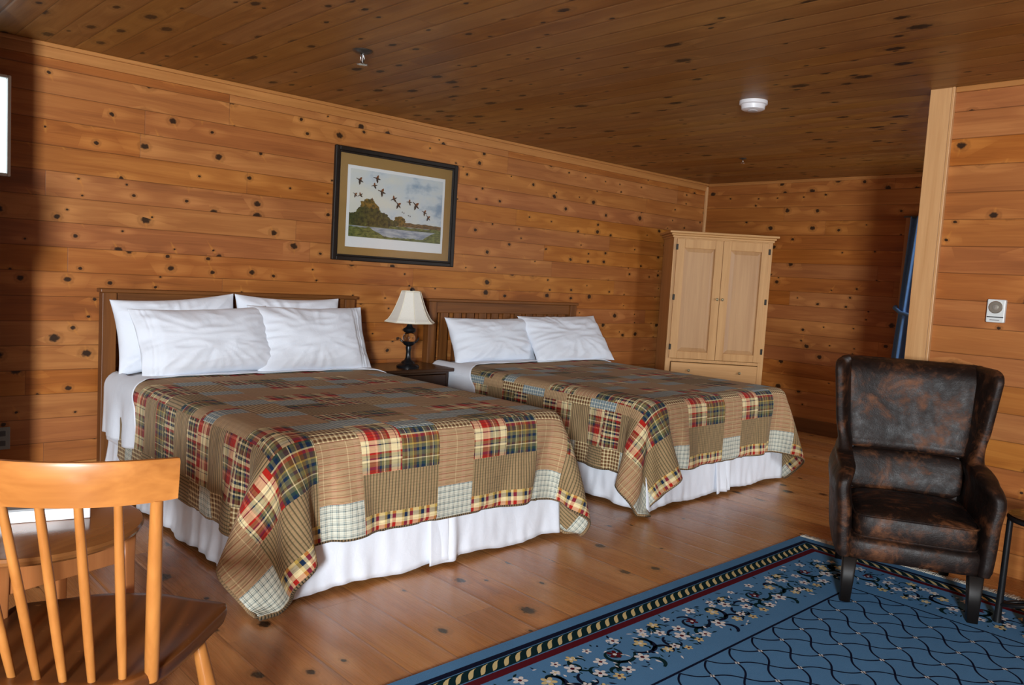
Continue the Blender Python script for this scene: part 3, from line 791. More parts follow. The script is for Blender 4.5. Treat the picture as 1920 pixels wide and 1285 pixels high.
def drape(seed, dx=0.0, iters=460):
    r_g = np.random.default_rng(seed)
    nu, nv = NQU + 1, NQV + 1
    U, Vv = np.meshgrid(np.arange(nu) * QD, np.arange(nv) * QD, indexing='ij')
    P = np.stack([U - NQU * QD / 2 + dx, FOOT - 0.392 + Vv, np.full_like(U, TOPZ + 0.06)], -1)
    P[..., 2] += 0.004 * r_g.standard_normal((nu, nv))
    P[..., 0] += 0.006 * np.sin(Vv * 9 + seed); P[..., 1] += 0.006 * np.sin(U * 8 + seed)
    X = P.copy(); X_prev = X.copy()
    hx, yl, top, rad = BED_W / 2 + 0.020, FOOT - 0.022, TOPZ + 0.019, 0.06
    c = np.array([0.0, (yl + 2.0) / 2, (top - 2.0) / 2]); hh = np.array([hx, (2.0 - yl) / 2, (top + 2.0) / 2])
    def cons(A, B, L, k):
        d = B - A; ln = np.sqrt((d * d).sum(-1, keepdims=True)) + 1e-9
        cor = d * ((ln - L) / ln * 0.5 * k)
        A += cor; B -= cor
    dg = QD * math.sqrt(2)
    for it in range(iters):
        vel = (X - X_prev) * 0.965
        X_prev = X.copy()
        X = X + vel; X[..., 2] -= 9.8 * (1 / 150) ** 2
        for sub in range(9):
            for o_ in (0, 1):
                cons(X[o_:-1:2][:, :], X[o_ + 1::2][:X[o_:-1:2].shape[0]], QD, 1.0)
                cons(X[:, o_:-1:2], X[:, o_ + 1::2][:, :X[:, o_:-1:2].shape[1]], QD, 1.0)
            for o_ in (0, 1):
                a_ = X[o_:-1:2]; b_ = X[o_ + 1::2][:a_.shape[0]]
                cons(a_[:, :-1], b_[:, 1:], dg, 0.22); cons(a_[:, 1:], b_[:, :-1], dg, 0.22)
            if sub == 0:
                for st_ in (3, 6):
                    for o_ in range(st_):
                        n_ = (nu - 1 - o_) // st_
                        a_ = X[o_:o_ + n_ * st_:st_]; b_ = X[o_ + st_:o_ + n_ * st_ + 1:st_]
                        for q0 in (0, 1):
                            aa, bb = a_[q0::2], b_[q0::2]; cons(aa, bb, QD * st_, 0.05)
                        n_ = (nv - 1 - o_) // st_
                        a_ = X[:, o_:o_ + n_ * st_:st_]; b_ = X[:, o_ + st_:o_ + n_ * st_ + 1:st_]
                        for q0 in (0, 1):
                            cons(a_[:, q0::2], b_[:, q0::2], QD * st_, 0.05)
            # collide with the bed
            p = X - c; q = np.abs(p) - (hh - rad); qm = np.maximum(q, 0)
            ln = np.sqrt((qm * qm).sum(-1))
            dist = ln + np.minimum(q.max(-1), 0) - rad
            inside = dist < 0
            g = np.where(ln[..., None] > 1e-6, np.sign(p) * qm / (ln[..., None] + 1e-9), 0)
            deep = inside & (ln <= 1e-6)
            if deep.any():
                am = q.argmax(-1); gg = np.zeros_like(p)
                for ax in range(3): gg[..., ax] = np.where(am == ax, np.sign(p[..., ax]), 0)
                g = np.where(deep[..., None], gg, g)
            X = X - g * np.where(inside, dist, 0)[..., None]
            # friction
            con = dist < 0.002
            tv = X - X_prev; tn = tv - g * (tv * g).sum(-1, keepdims=True)
            X = X - tn * np.where(con, 0.55, 0)[..., None]
            X[..., 2] = np.maximum(X[..., 2], 0.02)
    return X

def make_quilt(bx, seed, label, dark, dx):
    X = drape(seed, dx)
    nu, nv = NQU + 1, NQV + 1
    V = X.reshape(-1, 3)
    ii, jj = np.meshgrid(np.arange(nu), np.arange(nv), indexing='ij')
    uv = np.stack([ii * QD, jj * QD], -1).reshape(-1, 2)
    F = []; fm = []
    for i in range(NQU):
        for j in range(NQV):
            a0 = i * nv + j
            F.append((a0, a0 + nv, a0 + nv + 1, a0 + 1))
            fm.append(11 if (i == 0 or j == 0 or i == NQU - 1) and False else patch_id(i, j, dark))
    root = thing('patchwork_quilt', label, 'quilt', (bx, 0, 0), group='plaid patchwork quilts')
    o = mesh_obj('quilt_cloth', V, F, Q, root, True, fm, uv)
    s_ = o.modifiers.new('thick', 'SOLIDIFY'); s_.thickness = 0.009; s_.offset = 1
    subsurf(o, 1)
    # bound hem
    ring = [(i, 0) for i in range(nu)] + [(nu - 1, j) for j in range(1, nv)] + [(i, nv - 1) for i in range(nu - 2, -1, -1)] + [(0, j) for j in range(nv - 2, 0, -1)]
    pts = [Vector(X[a, b]) for a, b in ring]
    Vt, Ft = tube_vf(pts, 0.008, 8, True)
    uvs = []
    d = 0.0
    for k in range(len(pts)):
        if k: d += (pts[k] - pts[k - 1]).length
        for m in range(8): uvs.append((d, m * 0.002))
    mesh_obj('binding', Vt, Ft, Q[11], root, True, None, uvs)
    return root
make_quilt(BX[0], 3, 'red and tan plaid patchwork quilt draped over the left bed', 0, 0.0)
make_quilt(BX[1], 11, 'brown and blue plaid patchwork quilt draped over the right bed', 1, 0.0)

# ------------------------------------------------------------------ pillows
def pillow(label, w, h, th_, seed, loc, lean, rz=0.0, roll=0.0, flange=0, sag=0.03, group='white pillows on the left bed'):
    """w along x, h up; lean = degrees back from upright; flange -1/+1: open pillowcase end at that side"""
    nx, ny = 90, 64
    root = thing('pillow', label, 'pillow', loc, rz, group)
    V = []; F = []
    def shape(sx, sy, side):
        ax, ay = abs(sx), abs(sy)
        e = (1 - ax ** 2.6) * (1 - ay ** 2.4)
        tt = th_ * 0.5 * max(e, 0) ** 0.55
        if flange:
            fl = (sx * flange - 0.74) / 0.26
            if fl > 0: tt = tt * (1 - 0.70 * fl ** 0.6) + 0.004
        x = w / 2 * sx * (1 - 0.06 * (1 - sy * sy))
        y = h / 2 * sy * (1 - 0.10 * (1 - sx * sx))
        # creases running in from the corners and hems
        p = Vector((sx * 2.2 + seed, sy * 2.0, side * 3.1 + seed))
        ang = math.atan2(sy, sx * 1.3)
        rad_ = math.hypot(sx, sy)
        cre = mnoise.noise(Vector((ang * 4.0 + seed, rad_ * 0.9, seed + side)))
        cre = (1 - abs(cre) * 2.2)
        wr = 0.012 * cre * min(1.0, rad_ ** 1.5) * max(e, 0.02) ** 0.3
        wr += 0.008 * (1 - 2.4 * abs(mnoise.noise(Vector((sx * 1.6 + sy * 1.8 + seed, sy * 3.6 - sx * 1.6, seed))))) * max(e, 0) ** 0.4
        wr += 0.010 * mnoise.noise(p)
        if flange:
            fl = (sx * flange - 0.70) / 0.30
            if fl > 0: wr += 0.010 * fl * math.sin(sy * 9 + seed) + (0.004 if abs(fl - 0.42) < 0.05 or abs(fl - 0.60) < 0.05 else 0)
        yy = y - sag * (1 - ay) * 0.3
        return Vector((x, yy, side * tt + (wr if side > 0 else 0.4 * wr) * min(1.0, tt / 0.02)))
    idx = {}
    for side in (1, -1):
        for i in range(nx + 1):
            for j in range(ny + 1):
                rim = i in (0, nx) or j in (0, ny)
                if side == -1 and rim: idx[(side, i, j)] = idx[(1, i, j)]; continue
                sx = math.sin((i / nx * 2 - 1) * PI / 2 * 0.82) / math.sin(PI / 2 * 0.82); sy = math.sin((j / ny * 2 - 1) * PI / 2 * 0.82) / math.sin(PI / 2 * 0.82)
                idx[(side, i, j)] = len(V)
                V.append(shape(sx, sy, side))
    for side in (1, -1):
        for i in range(nx):
            for j in range(ny):
                q_ = [idx[(side, i, j)], idx[(side, i + 1, j)], idx[(side, i + 1, j + 1)], idx[(side, i, j + 1)]]
                F.append(q_ if side > 0 else q_[::-1])
    # stand it up: local y -> up, local z -> towards the foot (-y world), leaning back
    a = math.radians(90 - lean)
    R_ = Matrix.Rotation(a, 4, 'X') @ Matrix.Rotation(roll, 4, 'Z')
    lowest = min((R_ @ v).z for v in V)
    V2 = []
    for v in V:
        p_ = R_ @ v; p_.z -= lowest
        # bottom spreads on the mattress
        V2.append(p_)
    o = mesh_obj('pillowcase', V2, F, M_cotton, root, True)
    return root
PZ = TOPZ + 0.012
# lean: degrees from upright towards the headboard (tops nearer the wall)
pillow('white pillow standing against the headboard behind the left front pillow of the left bed', 0.71, 0.425, 0.17, 1.3, (1.745, -0.185, PZ), 9, 0.02, 0.075, flange=0)
pillow('white pillow standing against the headboard behind the right front pillow of the left bed', 0.71, 0.465, 0.16, 5.1, (2.440, -0.185, PZ), 9, -0.02, -0.015, flange=0)
pillow('white pillow with hemmed open end, front left on the left bed', 0.82, 0.415, 0.21, 9.7, (1.855, -0.335, PZ), 25, 0.04, 0.04, flange=-1)
pillow('white plump pillow, front right on the left bed', 0.78, 0.450, 0.21, 14.2, (2.515, -0.335, PZ), 25, -0.04, 0.0, flange=1)
g2_ = 'white pillows on the right bed'
pillow('white pillow on the right bed beside the lamp', 0.86, 0.375, 0.21, 21.4, (4.11, -0.245, PZ), 24, 0.03, 0.0, group=g2_)
pillow('white pillow slumped at the wardrobe side of the right bed', 0.88, 0.455, 0.18, 27.9, (4.87, -0.320, PZ), 38, -0.06, 0.02, group=g2_)

# ------------------------------------------------------------------ nightstand and lamp
M_night = timber('dark_nightstand_wood', (0.022, 0.009, 0.004), (0.055, 0.022, 0.009), 'x', 0.3, 1.0, 0.5, 0.2)
ns = thing('nightstand', 'dark wood nightstand between the two beds', 'nightstand', (3.2925, -0.235, 0))
NW = 0.302
box('top', (-NW, -0.20, 0.600), (NW, 0.205, 0.625), M_night, ns, 0.006)
bm = bmesh.new()
add_box(bm, (-NW + .03, -0.170, 0.08), (-NW + .05, 0.195, 0.600), 0.002); add_box(bm, (NW - .05, -0.170, 0.08), (NW - .03, 0.195, 0.600), 0.002)
add_box(bm, (-NW + .05, 0.175, 0.08), (NW - .05, 0.195, 0.600), 0.0); add_box(bm, (-NW + .05, -0.165, 0.08), (NW - .05, 0.175, 0.10), 0.0)
add_box(bm, (-NW + .05, -0.170, 0.42), (NW - .05, 0.175, 0.44), 0.0); add_box(bm, (-NW + .05, -0.170, 0.585), (NW - .05, -0.15, 0.600), 0.0)
bm_obj('carcass', bm, M_night, ns)
dr = box('drawer', (-NW + .056, -0.176, 0.445), (NW - .056, -0.155, 0.580), M_night, ns, 0.004)
o = lathe('knob', [(0.0, 0.0), (0.008, 0.0), (0.007, 0.010), (0.015, 0.018), (0.013, 0.026), (0.0, 0.028)], M_dmetal, dr, 16); o.rotation_euler = (PI / 2, 0, 0); o.location = (0, -0.176, 0.512)
for sx in (-1, 1):
    for yy in (-0.15, 0.175):
        box('leg', (sx * (NW - .045) - .02, yy - .02, 0), (sx * (NW - .045) + .02, yy + .02, 0.08), M_night, ns, 0.003)

lamp = thing('table_lamp', 'black table lamp with cream bell shade and glass ball on the nightstand', 'lamp', (3.283, -0.30, 0.625))
M_blk = plain('black_lamp_metal', (0.010, 0.011, 0.013), 0.28, 0.3, var=0.2, spec=0.6)
lathe('base', [(0.0, 0.0), (0.078, 0.0), (0.080, 0.012), (0.072, 0.022), (0.050, 0.030), (0.044, 0.042), (0.026, 0.052), (0.018, 0.070), (0.016, 0.110), (0.021, 0.140), (0.018, 0.150), (0.0, 0.150)], M_blk, lamp, 28)
lathe('cup', [(0.012, 0.148), (0.030, 0.156), (0.042, 0.168), (0.047, 0.185), (0.044, 0.184), (0.036, 0.168), (0.012, 0.158)], M_blk, lamp, 24)
tube('leaf_finger', [(0.030, -0.012, 0.168), (0.052, -0.02, 0.185), (0.064, -0.026, 0.205), (0.066, -0.028, 0.214)], [0.007, 0.007, 0.005, 0.002], M_blk, lamp, 8)
tube('leaf_finger', [(-0.020, 0.026, 0.168), (-0.038, 0.040, 0.185), (-0.046, 0.046, 0.205)], [0.007, 0.006, 0.002], M_blk, lamp, 8)
gl_ = NT('clear_glass_ball'); gl_.base((0.95, 0.95, 0.93)); gl_.set(Roughness=0.03, Transmission_Weight=1.0, IOR=1.35)
lathe('glass_ball', [(0.0, 0.160)] + [(0.045 * math.sin(a), 0.205 - 0.045 * math.cos(a)) for a in [PI * k / 14 for k in range(1, 14)]] + [(0.0, 0.250)], gl_.m, lamp, 24)
lathe('stem', [(0.0, 0.243), (0.036, 0.245), (0.047, 0.258), (0.042, 0.272), (0.024, 0.282), (0.016, 0.300), (0.013, 0.330), (0.011, 0.345), (0.0, 0.345)], M_blk, lamp, 24)
tube('harp', [(0, -0.012, 0.335), (0, -0.05, 0.37), (0, -0.052, 0.47), (0, 0, 0.525), (0, 0.052, 0.47), (0, 0.05, 0.37), (0, 0.012, 0.335)], 0.002, M_dmetal, lamp, 6)
sh = NT('cream_lamp_shade'); n = sh.noise(sh.coord(), 120.0, 2); sh.base(sh.mix(n, (0.74, 0.72, 0.64), (0.82, 0.80, 0.72))); sh.set(Roughness=0.85, Specular_IOR_Level=0.15)
# bell profile: panelled (eight panels)
prof = []
for k in range(15):
    f = k / 14
    r = 0.170 + (0.064 - 0.170) * (f ** 0.62); prof.append((r, 0.318 + f * 0.214))
def panel(a, z): return 1.0 / max(math.cos(((a + PI / 8) % (PI / 4)) - PI / 8), 0.5) * 0.962
V, F = lathe_vf(prof, 64, (0, 0, 0), panel); F = F[:-2]
shade = mesh_obj('shade', V, F, sh.m, lamp, True); sm = shade.modifiers.new('thick', 'SOLIDIFY'); sm.thickness = 0.002
M_piping = plain('shade_piping', (0.80, 0.74, 0.58), 0.8)
def ringpts(r, z): return [(r * panel(a, z) * math.cos(a), r * panel(a, z) * math.sin(a), z) for a in [2 * PI * k / 64 for k in range(64)]]
tube('rim', ringpts(0.170, 0.318), 0.0035, M_piping, shade, 6, True); tube('rim', ringpts(0.064, 0.532), 0.003, M_piping, shade, 6, True)
for k in range(8):
    a = PI / 8 + k * PI / 4
    tube('rib', [(r * 1.043 * math.cos(a), r * 1.043 * math.sin(a), z) for r, z in prof], 0.0022, M_piping, shade, 5)
lathe('finial', [(0.0, 0.528), (0.006, 0.530), (0.008, 0.540), (0.003, 0.548), (0.0, 0.550)], M_blk, lamp, 12)

# ------------------------------------------------------------------ wardrobe (armoire) set across the far corner
M_maple = timber('pale_maple', (0.46, 0.235, 0.080), (0.64, 0.370, 0.150), 'z', 0.42)
M_maple_p = timber('maple_panel', (0.40, 0.215, 0.095), (0.60, 0.365, 0.175), 'z', 0.42, 0.45)
M_mapx = timber('pale_maple_level', (0.46, 0.235, 0.080), (0.64, 0.370, 0.150), 'x', 0.42)
AR = -PI / 4 + 0.03
ax, ay = 6.45, -0.72
wr = thing('wardrobe', 'pale maple two-door wardrobe standing across the far corner', 'wardrobe', (ax, ay, 0), AR)
# local: x to the right in view, y into the corner, front face at y = 0
hwid, dep = 0.455, 0.50
bm = bmesh.new()
add_box(bm, (-hwid, 0.0, 0), (-hwid + .02, dep, 1.765), 0.002); add_box(bm, (hwid - .02, 0.0, 0), (hwid, dep, 1.765), 0.002)
add_box(bm, (-hwid + .02, dep - .02, 0.06), (hwid - .02, dep, 1.765), 0); add_box(bm, (-hwid + .02, 0.0, 1.70), (hwid - .02, dep, 1.765), 0.002)
add_box(bm, (-hwid + .02, 0.0, 0.06), (hwid - .02, dep - .02, 0.10), 0); add_box(bm, (-hwid + .02, 0.0, 0.605), (hwid - .02, dep - .02, 0.632), 0.002)
add_box(bm, (-hwid, -0.002, 0.0), (-hwid + .05, 0.02, 1.765), 0.003); add_box(bm, (hwid - .05, -0.002, 0.0), (hwid, 0.02, 1.765), 0.003)
bm_obj('carcass', bm, M_maple, wr)
bm = bmesh.new()
add_box(bm, (-hwid - .012, -0.014, 1.745), (hwid + .012, dep, 1.765), 0.004); add_box(bm, (-hwid - .026, -0.028, 1.765), (hwid + .026, dep + .0, 1.785), 0.008); add_box(bm, (-hwid - .045, -0.046, 1.785), (hwid + .045, dep, 1.806), 0.006)
bm_obj('cornice', bm, M_mapx, wr)
def door(x0, x1, hinge):
    d = bpy.data.objects.new('door', None); link(d, wr)
    z0, z1 = 0.636, 1.736; sw = 0.072
    bm = bmesh.new()
    add_box(bm, (x0, -0.022, z0), (x0 + sw, 0.0, z1), 0.003); add_box(bm, (x1 - sw, -0.022, z0), (x1, 0.0, z1), 0.003)
    add_box(bm, (x0 + sw, -0.022, z0), (x1 - sw, 0.0, z0 + sw * .95), 0.003); add_box(bm, (x0 + sw, -0.022, z1 - sw * 1.15), (x1 - sw, 0.0, z1), 0.003)
    bm_obj('door_frame', bm, M_maple, d)
    # raised panel with sloping field
    pz0, pz1, px0, px1 = z0 + sw * .95, z1 - sw * 1.15, x0 + sw, x1 - sw
    b_ = 0.035
    V = [(px0, -0.005, pz0), (px1, -0.005, pz0), (px1, -0.005, pz1), (px0, -0.005, pz1),
         (px0 + .008, -0.008, pz0 + .008), (px1 - .008, -0.008, pz0 + .008), (px1 - .008, -0.008, pz1 - .008), (px0 + .008, -0.008, pz1 - .008),
         (px0 + b_, -0.018, pz0 + b_), (px1 - b_, -0.018, pz0 + b_), (px1 - b_, -0.018, pz1 - b_), (px0 + b_, -0.018, pz1 - b_)]
    F = []
    for L_ in (0, 4):
        for k in range(4): F.append((L_ + k, L_ + (k + 1) % 4, L_ + 4 + (k + 1) % 4, L_ + 4 + k))
    F.append((8, 9, 10, 11))
    mesh_obj('panel', V, F, M_maple_p, d)
    kx = x1 - 0.022 if hinge < 0 else x0 + 0.022
    o = lathe('knob', [(0.0, 0.0), (0.007, 0.0), (0.006, 0.010), (0.013, 0.017), (0.011, 0.025), (0.0, 0.027)], plain('antique_brass', (0.17, 0.14, 0.08), 0.4, 0.7), d, 16)
    o.rotation_euler = (PI / 2, 0, 0); o.location = (kx, -0.022, 1.20)
    hx = x0 + 0.002 if hinge < 0 else x1 - 0.002
    for zz in (0.74, 1.20, 1.66):
        box('hinge', (hx - 0.010, -0.027, zz - 0.026), (hx + 0.010, -0.012, zz + 0.026), plain('hinge_black', (0.03, 0.026, 0.02), 0.4, 0.6), d, 0.003)
door(-hwid + .03, -0.0015, -1); door(0.0015, hwid - .03, 1)
dw = box('drawer', (-hwid + .055, -0.018, 0.36), (hwid - .055, 0.002, 0.600), M_mapx, wr, 0.004)
for kx in (-0.235, 0.235):
    o = lathe('knob', [(0.0, 0.0), (0.007, 0.0), (0.006, 0.010), (0.013, 0.017), (0.011, 0.025), (0.0, 0.027)], plain('antique_brass_pull', (0.17, 0.14, 0.08), 0.4, 0.7), dw, 16)
    o.rotation_euler = (PI / 2, 0, 0); o.location = (kx, -0.018, 0.53)
dw = box('drawer', (-hwid + .055, -0.018, 0.11), (hwid - .055, 0.002, 0.35), M_mapx, wr, 0.004)
for kx in (-0.235, 0.235):
    o = lathe('knob', [(0.0, 0.0), (0.007, 0.0), (0.006, 0.010), (0.013, 0.017), (0.011, 0.025), (0.0, 0.027)], M_dmetal, dw, 16)
    o.rotation_euler = (PI / 2, 0, 0); o.location = (kx, -0.018, 0.25)

# ------------------------------------------------------------------ leather wing chair
t = NT('distressed_brown_leather'); co = t.coord()
n1 = t.noise(co, 6.5, 6, 0.68, 0.6); n2 = t.noise(co, 26.0, 4, 0.6); n3 = t.noise(co, 160.0, 2)
k = t.M('ADD', t.M('MULTIPLY', n1, 0.72), t.M('MULTIPLY', n2, 0.28))
c = t.ramp(k, [(0.36, (0.0065, 0.0040, 0.0034)), (0.50, (0.015, 0.0074, 0.0050)), (0.56, (0.056, 0.021, 0.0090)), (0.66, (0.15, 0.056, 0.021))])
t.base(c); t.set(Roughness=t.lin(n2, 0.3, 0.7, 0.40, 0.62), Specular_IOR_Level=0.25)
t.bump(t.M('ADD', t.M('MULTIPLY', n3, 0.25), t.M('MULTIPLY', n1, 1.2)), 0.28, 0.008); M_lea = t.m
M_leg = plain('black_brown_leg', (0.007, 0.005, 0.004), 0.5, var=0.2, spec=0.3)
CY = 1.081
ac = thing('armchair', 'dark brown leather wing armchair standing on the end of the blue rug', 'armchair', (3.44, -3.669, 0.0112), -CY)
# local: x right in view, y towards the chair back, z up
def flare(z):
    f = max(0.0, (z - 0.56) / 0.44); return 0.035 * f ** 1.1
# base frame
loft('seat_frame', [(0.190, 0, 0.30, 0.250, 0.275, 8), (0.196, 0, 0.30, 0.268, 0.298, 8), (0.215, 0, 0.30, 0.276, 0.306, 8), (0.265, 0, 0.30, 0.278, 0.308, 8), (0.282, 0, 0.30, 0.272, 0.300, 8), (0.288, 0, 0.30, 0.250, 0.280, 8)], M_lea, ac, 64)
# seat cushion (boxed, slightly crowned)
def crown(x, y, z): return (x, y, z + (0.022 * (1 - (x / 0.24) ** 2) * (1 - ((y - .25) / 0.30) ** 2) if z > 0.37 else 0))
sc_ = loft('seat_cushion', [(0.287, 0, 0.235, 0.215, 0.235, 9), (0.292, 0, 0.235, 0.228, 0.247, 9), (0.300, 0, 0.235, 0.233, 0.251, 9), (0.340, 0, 0.235, 0.236, 0.254, 9), (0.378, 0, 0.235, 0.234, 0.252, 9), (0.390, 0, 0.235, 0.228, 0.246, 9), (0.396, 0, 0.235, 0.205, 0.222, 8), (0.400, 0, 0.235, 0.12, 0.13, 4)], M_lea, ac, 72, crown)
def rrect(hx, hy, cy, n=72, p=9):
    out = []
    for k in range(n):
        a = 2 * PI * (k + .5) / n; c_, s_ = math.cos(a), math.sin(a)
        out.append((hx * math.copysign(abs(c_) ** (2 / p), c_), cy + hy * math.copysign(abs(s_) ** (2 / p), s_)))
    return out
for zz in (0.300, 0.386):
    tube('piping', [crown(x, y, zz) if zz > .37 else (x, y, zz) for x, y in rrect(0.236, 0.254, 0.235)], 0.005, M_lea, sc_, 6, True)
# arms with wings: one shell per side, lofted upwards from front edge df(z) to back edge db(z)
def df(z):
    if z < 0.50: return -0.016
    if z < 0.585:
        f = (z - 0.50) / 0.085; return -0.016 + 0.345 * (1 - (max(0, 1 - f ** 2.6)) ** 0.36)
    f = (z - 0.585) / 0.425
    return 0.329 + 0.050 * min(1, f / 0.22) ** 0.7 * (1 - 0.9 * max(0, f - .2)) + 0.02 * (0 if f < .85 else ((f - .85) / .15) ** 2 * 3)
def db(z): return 0.60 + 0.055 * (z - 0.2) / 0.8
def side_x(z):
    # arm bulges out near its top, waist above it, then the wing flares
    b = 0.262 + 0.012 * math.sin(min(1, max(0, (z - .2) / .36)) * PI)
    b += 0.020 * math.exp(-((z - 0.50) / 0.07) ** 2)
    return b + flare(z) - 0.004 * math.exp(-((z - .62) / .04) ** 2)
for sg, nm in ((-1, 'arm'), (1, 'arm')):
    zs = [0.200, 0.205] + [0.22 + 0.02 * i for i in range(14)] + [0.50 + 0.085 * math.sin(PI / 2 * i / 14) for i in range(1, 15)] + [0.595 + 0.02 * i for i in range(20)] + [0.985, 0.995, 1.002, 1.006]
    zs = sorted(set(round(z, 4) for z in zs))
    secs = []
    for z in zs:
        a, b = df(z), db(z)
        ht = 0.040 if z < 0.54 else (0.040 - 0.012 * min(1, (z - 0.54) / 0.12))
        e = 1.0
        if z < 0.21: e = 0.85
        if z > 0.98: e = math.sqrt(max(0.02, 1 - ((z - 0.98) / 0.0265) ** 2))
        secs.append((z, sg * side_x(z), (a + b) / 2, ht * e, (b - a) / 2 * (0.9 + 0.1 * e), 3.6))
    def wingxf(x, y, z, sg=sg):
        k_ = 0.20 * min(1.0, max(0.0, (z - 0.56) / 0.16))
        return (x + sg * k_ * (0.50 - y), y, z)
    so = loft(nm, secs, M_lea, ac, 56, wingxf)
# back shell and the two back cushions
def bend(x, y, z):
    return (x, y - 0.55 * x * x + 0.05 * (z - 0.6), z)
def bsec(z, hw_, hy, cy=0.575, p=5): return (z, 0, cy, hw_, hy, p)
loft('backrest', [bsec(0.22, 0.24, 0.03, 0.615)] + [bsec(0.24 + 0.05 * i, 0.255 + flare(0.24 + 0.05 * i), 0.042, 0.615) for i in range(15)] + [bsec(0.968, 0.312, 0.050, 0.608), bsec(0.990, 0.312, 0.046, 0.608, 4), bsec(1.002, 0.305, 0.034, 0.608, 3), bsec(1.007, 0.29, 0.014, 0.608, 3)], M_lea, ac, 64, bend)
up = [bsec(0.585, 0.205, 0.025, 0.535), bsec(0.590, 0.228, 0.050, 0.535), bsec(0.605, 0.248, 0.066, 0.530)] + [bsec(0.63 + 0.03 * i, 0.252 + flare(0.63 + .03 * i), 0.060 + 0.012 * math.cos(i * 0.28) - 0.002 * i, 0.545, 4) for i in range(11)] + [bsec(0.955, 0.272, 0.036, 0.560), bsec(0.985, 0.27, 0.030, 0.570), bsec(1.000, 0.262, 0.016, 0.585, 3)]
loft('back_cushion', up, M_lea, ac, 64, bend)
lo = [bsec(0.392, 0.19, 0.02, 0.545), bsec(0.397, 0.212, 0.045, 0.540), bsec(0.42, 0.240, 0.052, 0.540), bsec(0.47, 0.244, 0.048, 0.545), bsec(0.53, 0.246, 0.042, 0.552), bsec(0.565, 0.244, 0.034, 0.555), bsec(0.582, 0.205, 0.018, 0.560)]
loft('lumbar_cushion', lo, M_lea, ac, 64, bend)
def leg(name, x, y, h, top, bot, rake=(0, 0)):
    return loft(name, [(0.0, x + rake[0], y + rake[1], bot, bot, 8), (h, x, y, top, top, 8)], M_leg, ac, 24)
leg('leg', -0.236, 0.034, 0.195, 0.029, 0.021, (-0.004, 0)); leg('leg', 0.236, 0.034, 0.195, 0.029, 0.021, (0.004, 0))
leg('leg', -0.225, 0.565, 0.20, 0.028, 0.020, (-0.005, 0.05)); leg('leg', 0.225, 0.565, 0.20, 0.028, 0.020, (0.005, 0.05))

# ------------------------------------------------------------------ low black stand beside the armchair
stand = thing('side_table', 'black metal side table with curved legs beside the armchair, cut by the right edge', 'side table', (3.70, -4.06, 0.0105))
M_iron = plain('black_iron', (0.010, 0.010, 0.011), 0.4, 0.4, var=0.2)
rr_ = 0.125; a0 = math.atan2(-3.93 + 4.06, 3.682 - 3.70)
tube('top_ring', [(rr_ * 1.02 * math.cos(2 * PI * k / 40), rr_ * 1.02 * math.sin(2 * PI * k / 40), 0.448) for k in range(40)], 0.011, M_iron, stand, 10, True)
for k in range(3):
    a = a0 + k * 2 * PI / 3; c_, s_ = math.cos(a), math.sin(a)
    lg = tube('leg', [(r * c_, r * s_, z) for r, z in ((0.124, 0.44), (0.126, 0.30), (0.128, 0.15), (0.131, 0.03), (0.131, 0.0))], [0.012, 0.0125, 0.013, 0.014, 0.016], M_iron, stand, 10)
    a2 = a + 2 * PI / 3
    pts = []
    for i in range(13):
        f = i / 12; rr2 = 0.128 * (1 - 0.75 * math.sin(PI * f))
        an = a + (a2 - a) * f
        pts.append((rr2 * math.cos(an), rr2 * math.sin(an), 0.075 + 0.03 * math.sin(PI * f)))
    tube('stretcher', pts, 0.009, M_iron, stand, 8)
lathe('glass_top', [(0.0, 0.4575), (0.134, 0.4575), (0.134, 0.4625), (0.0, 0.4625)], M_glass, stand, 40)
bs = lathe('bowl', [(0.0, 0.010), (0.034, 0.014), (0.046, 0.036), (0.040, 0.062), (0.018, 0.075), (0.0, 0.077)], M_iron, stand, 20); bs.name = 'base_ball'

# ------------------------------------------------------------------ small round table with white box file
M_tabt = timber('round_table_top', (0.16, 0.058, 0.017), (0.30, 0.125, 0.038), 'x', 0.16, 0.6, 0.6, 0.4)
M_tabl = timber('round_table_frame', (0.30, 0.10, 0.030), (0.42, 0.16, 0.05), 'z', 0.35)
TX, TY, TZ, TR_ = 0.49, -2.59, 0.600, 0.262
rt = thing('round_table', 'small round wooden table behind the spindle chair', 'table', (TX, TY, 0), 0.5)
lathe('tabletop', [(0.0, TZ - 0.024), (TR_ - 0.014, TZ - 0.024), (TR_ - 0.003, TZ - 0.016), (TR_, TZ - 0.008), (TR_ - 0.004, TZ - 0.001), (TR_ - 0.012, TZ), (0.0, TZ)], M_tabt, rt, 72, sharp=30)
aa = [math.atan2(-2.717 + 2.59, 0.685 - 0.49) - 0.5 + 0.06 + k * PI / 2 for k in range(4)]
LR = 0.222
for k in range(4):
    p, q_ = Vector((LR * math.cos(aa[k]), LR * math.sin(aa[k]), 0)), Vector((LR * math.cos(aa[(k + 1) % 4]), LR * math.sin(aa[(k + 1) % 4]), 0))
    d = (q_ - p); L_ = d.length; M4 = Matrix.Translation((p + q_) / 2) @ Matrix.Rotation(math.atan2(d.y, d.x), 4, 'Z')
    box('apron', (-L_ / 2 + 0.015, -0.009, TZ - 0.100), (L_ / 2 - 0.015, 0.009, TZ - 0.024), M_tabl, rt, 0.002, M=M4)
    loft('leg', [(0.0, p.x * 1.06, p.y * 1.06, 0.011, 0.011, 6), (TZ - 0.10, p.x, p.y, 0.019, 0.019, 6), (TZ - 0.024, p.x, p.y, 0.020, 0.020, 6)], M_tabl, rt, 20)
bf = thing('box_file', 'white box file with grey lid lying on the round table', 'box file', (0.49, -2.49, TZ + 0.0005), math.atan2(0.061, -0.217) + PI)
M_bfw = plain('white_card', (0.88, 0.89, 0.90), 0.45, var=0.02)
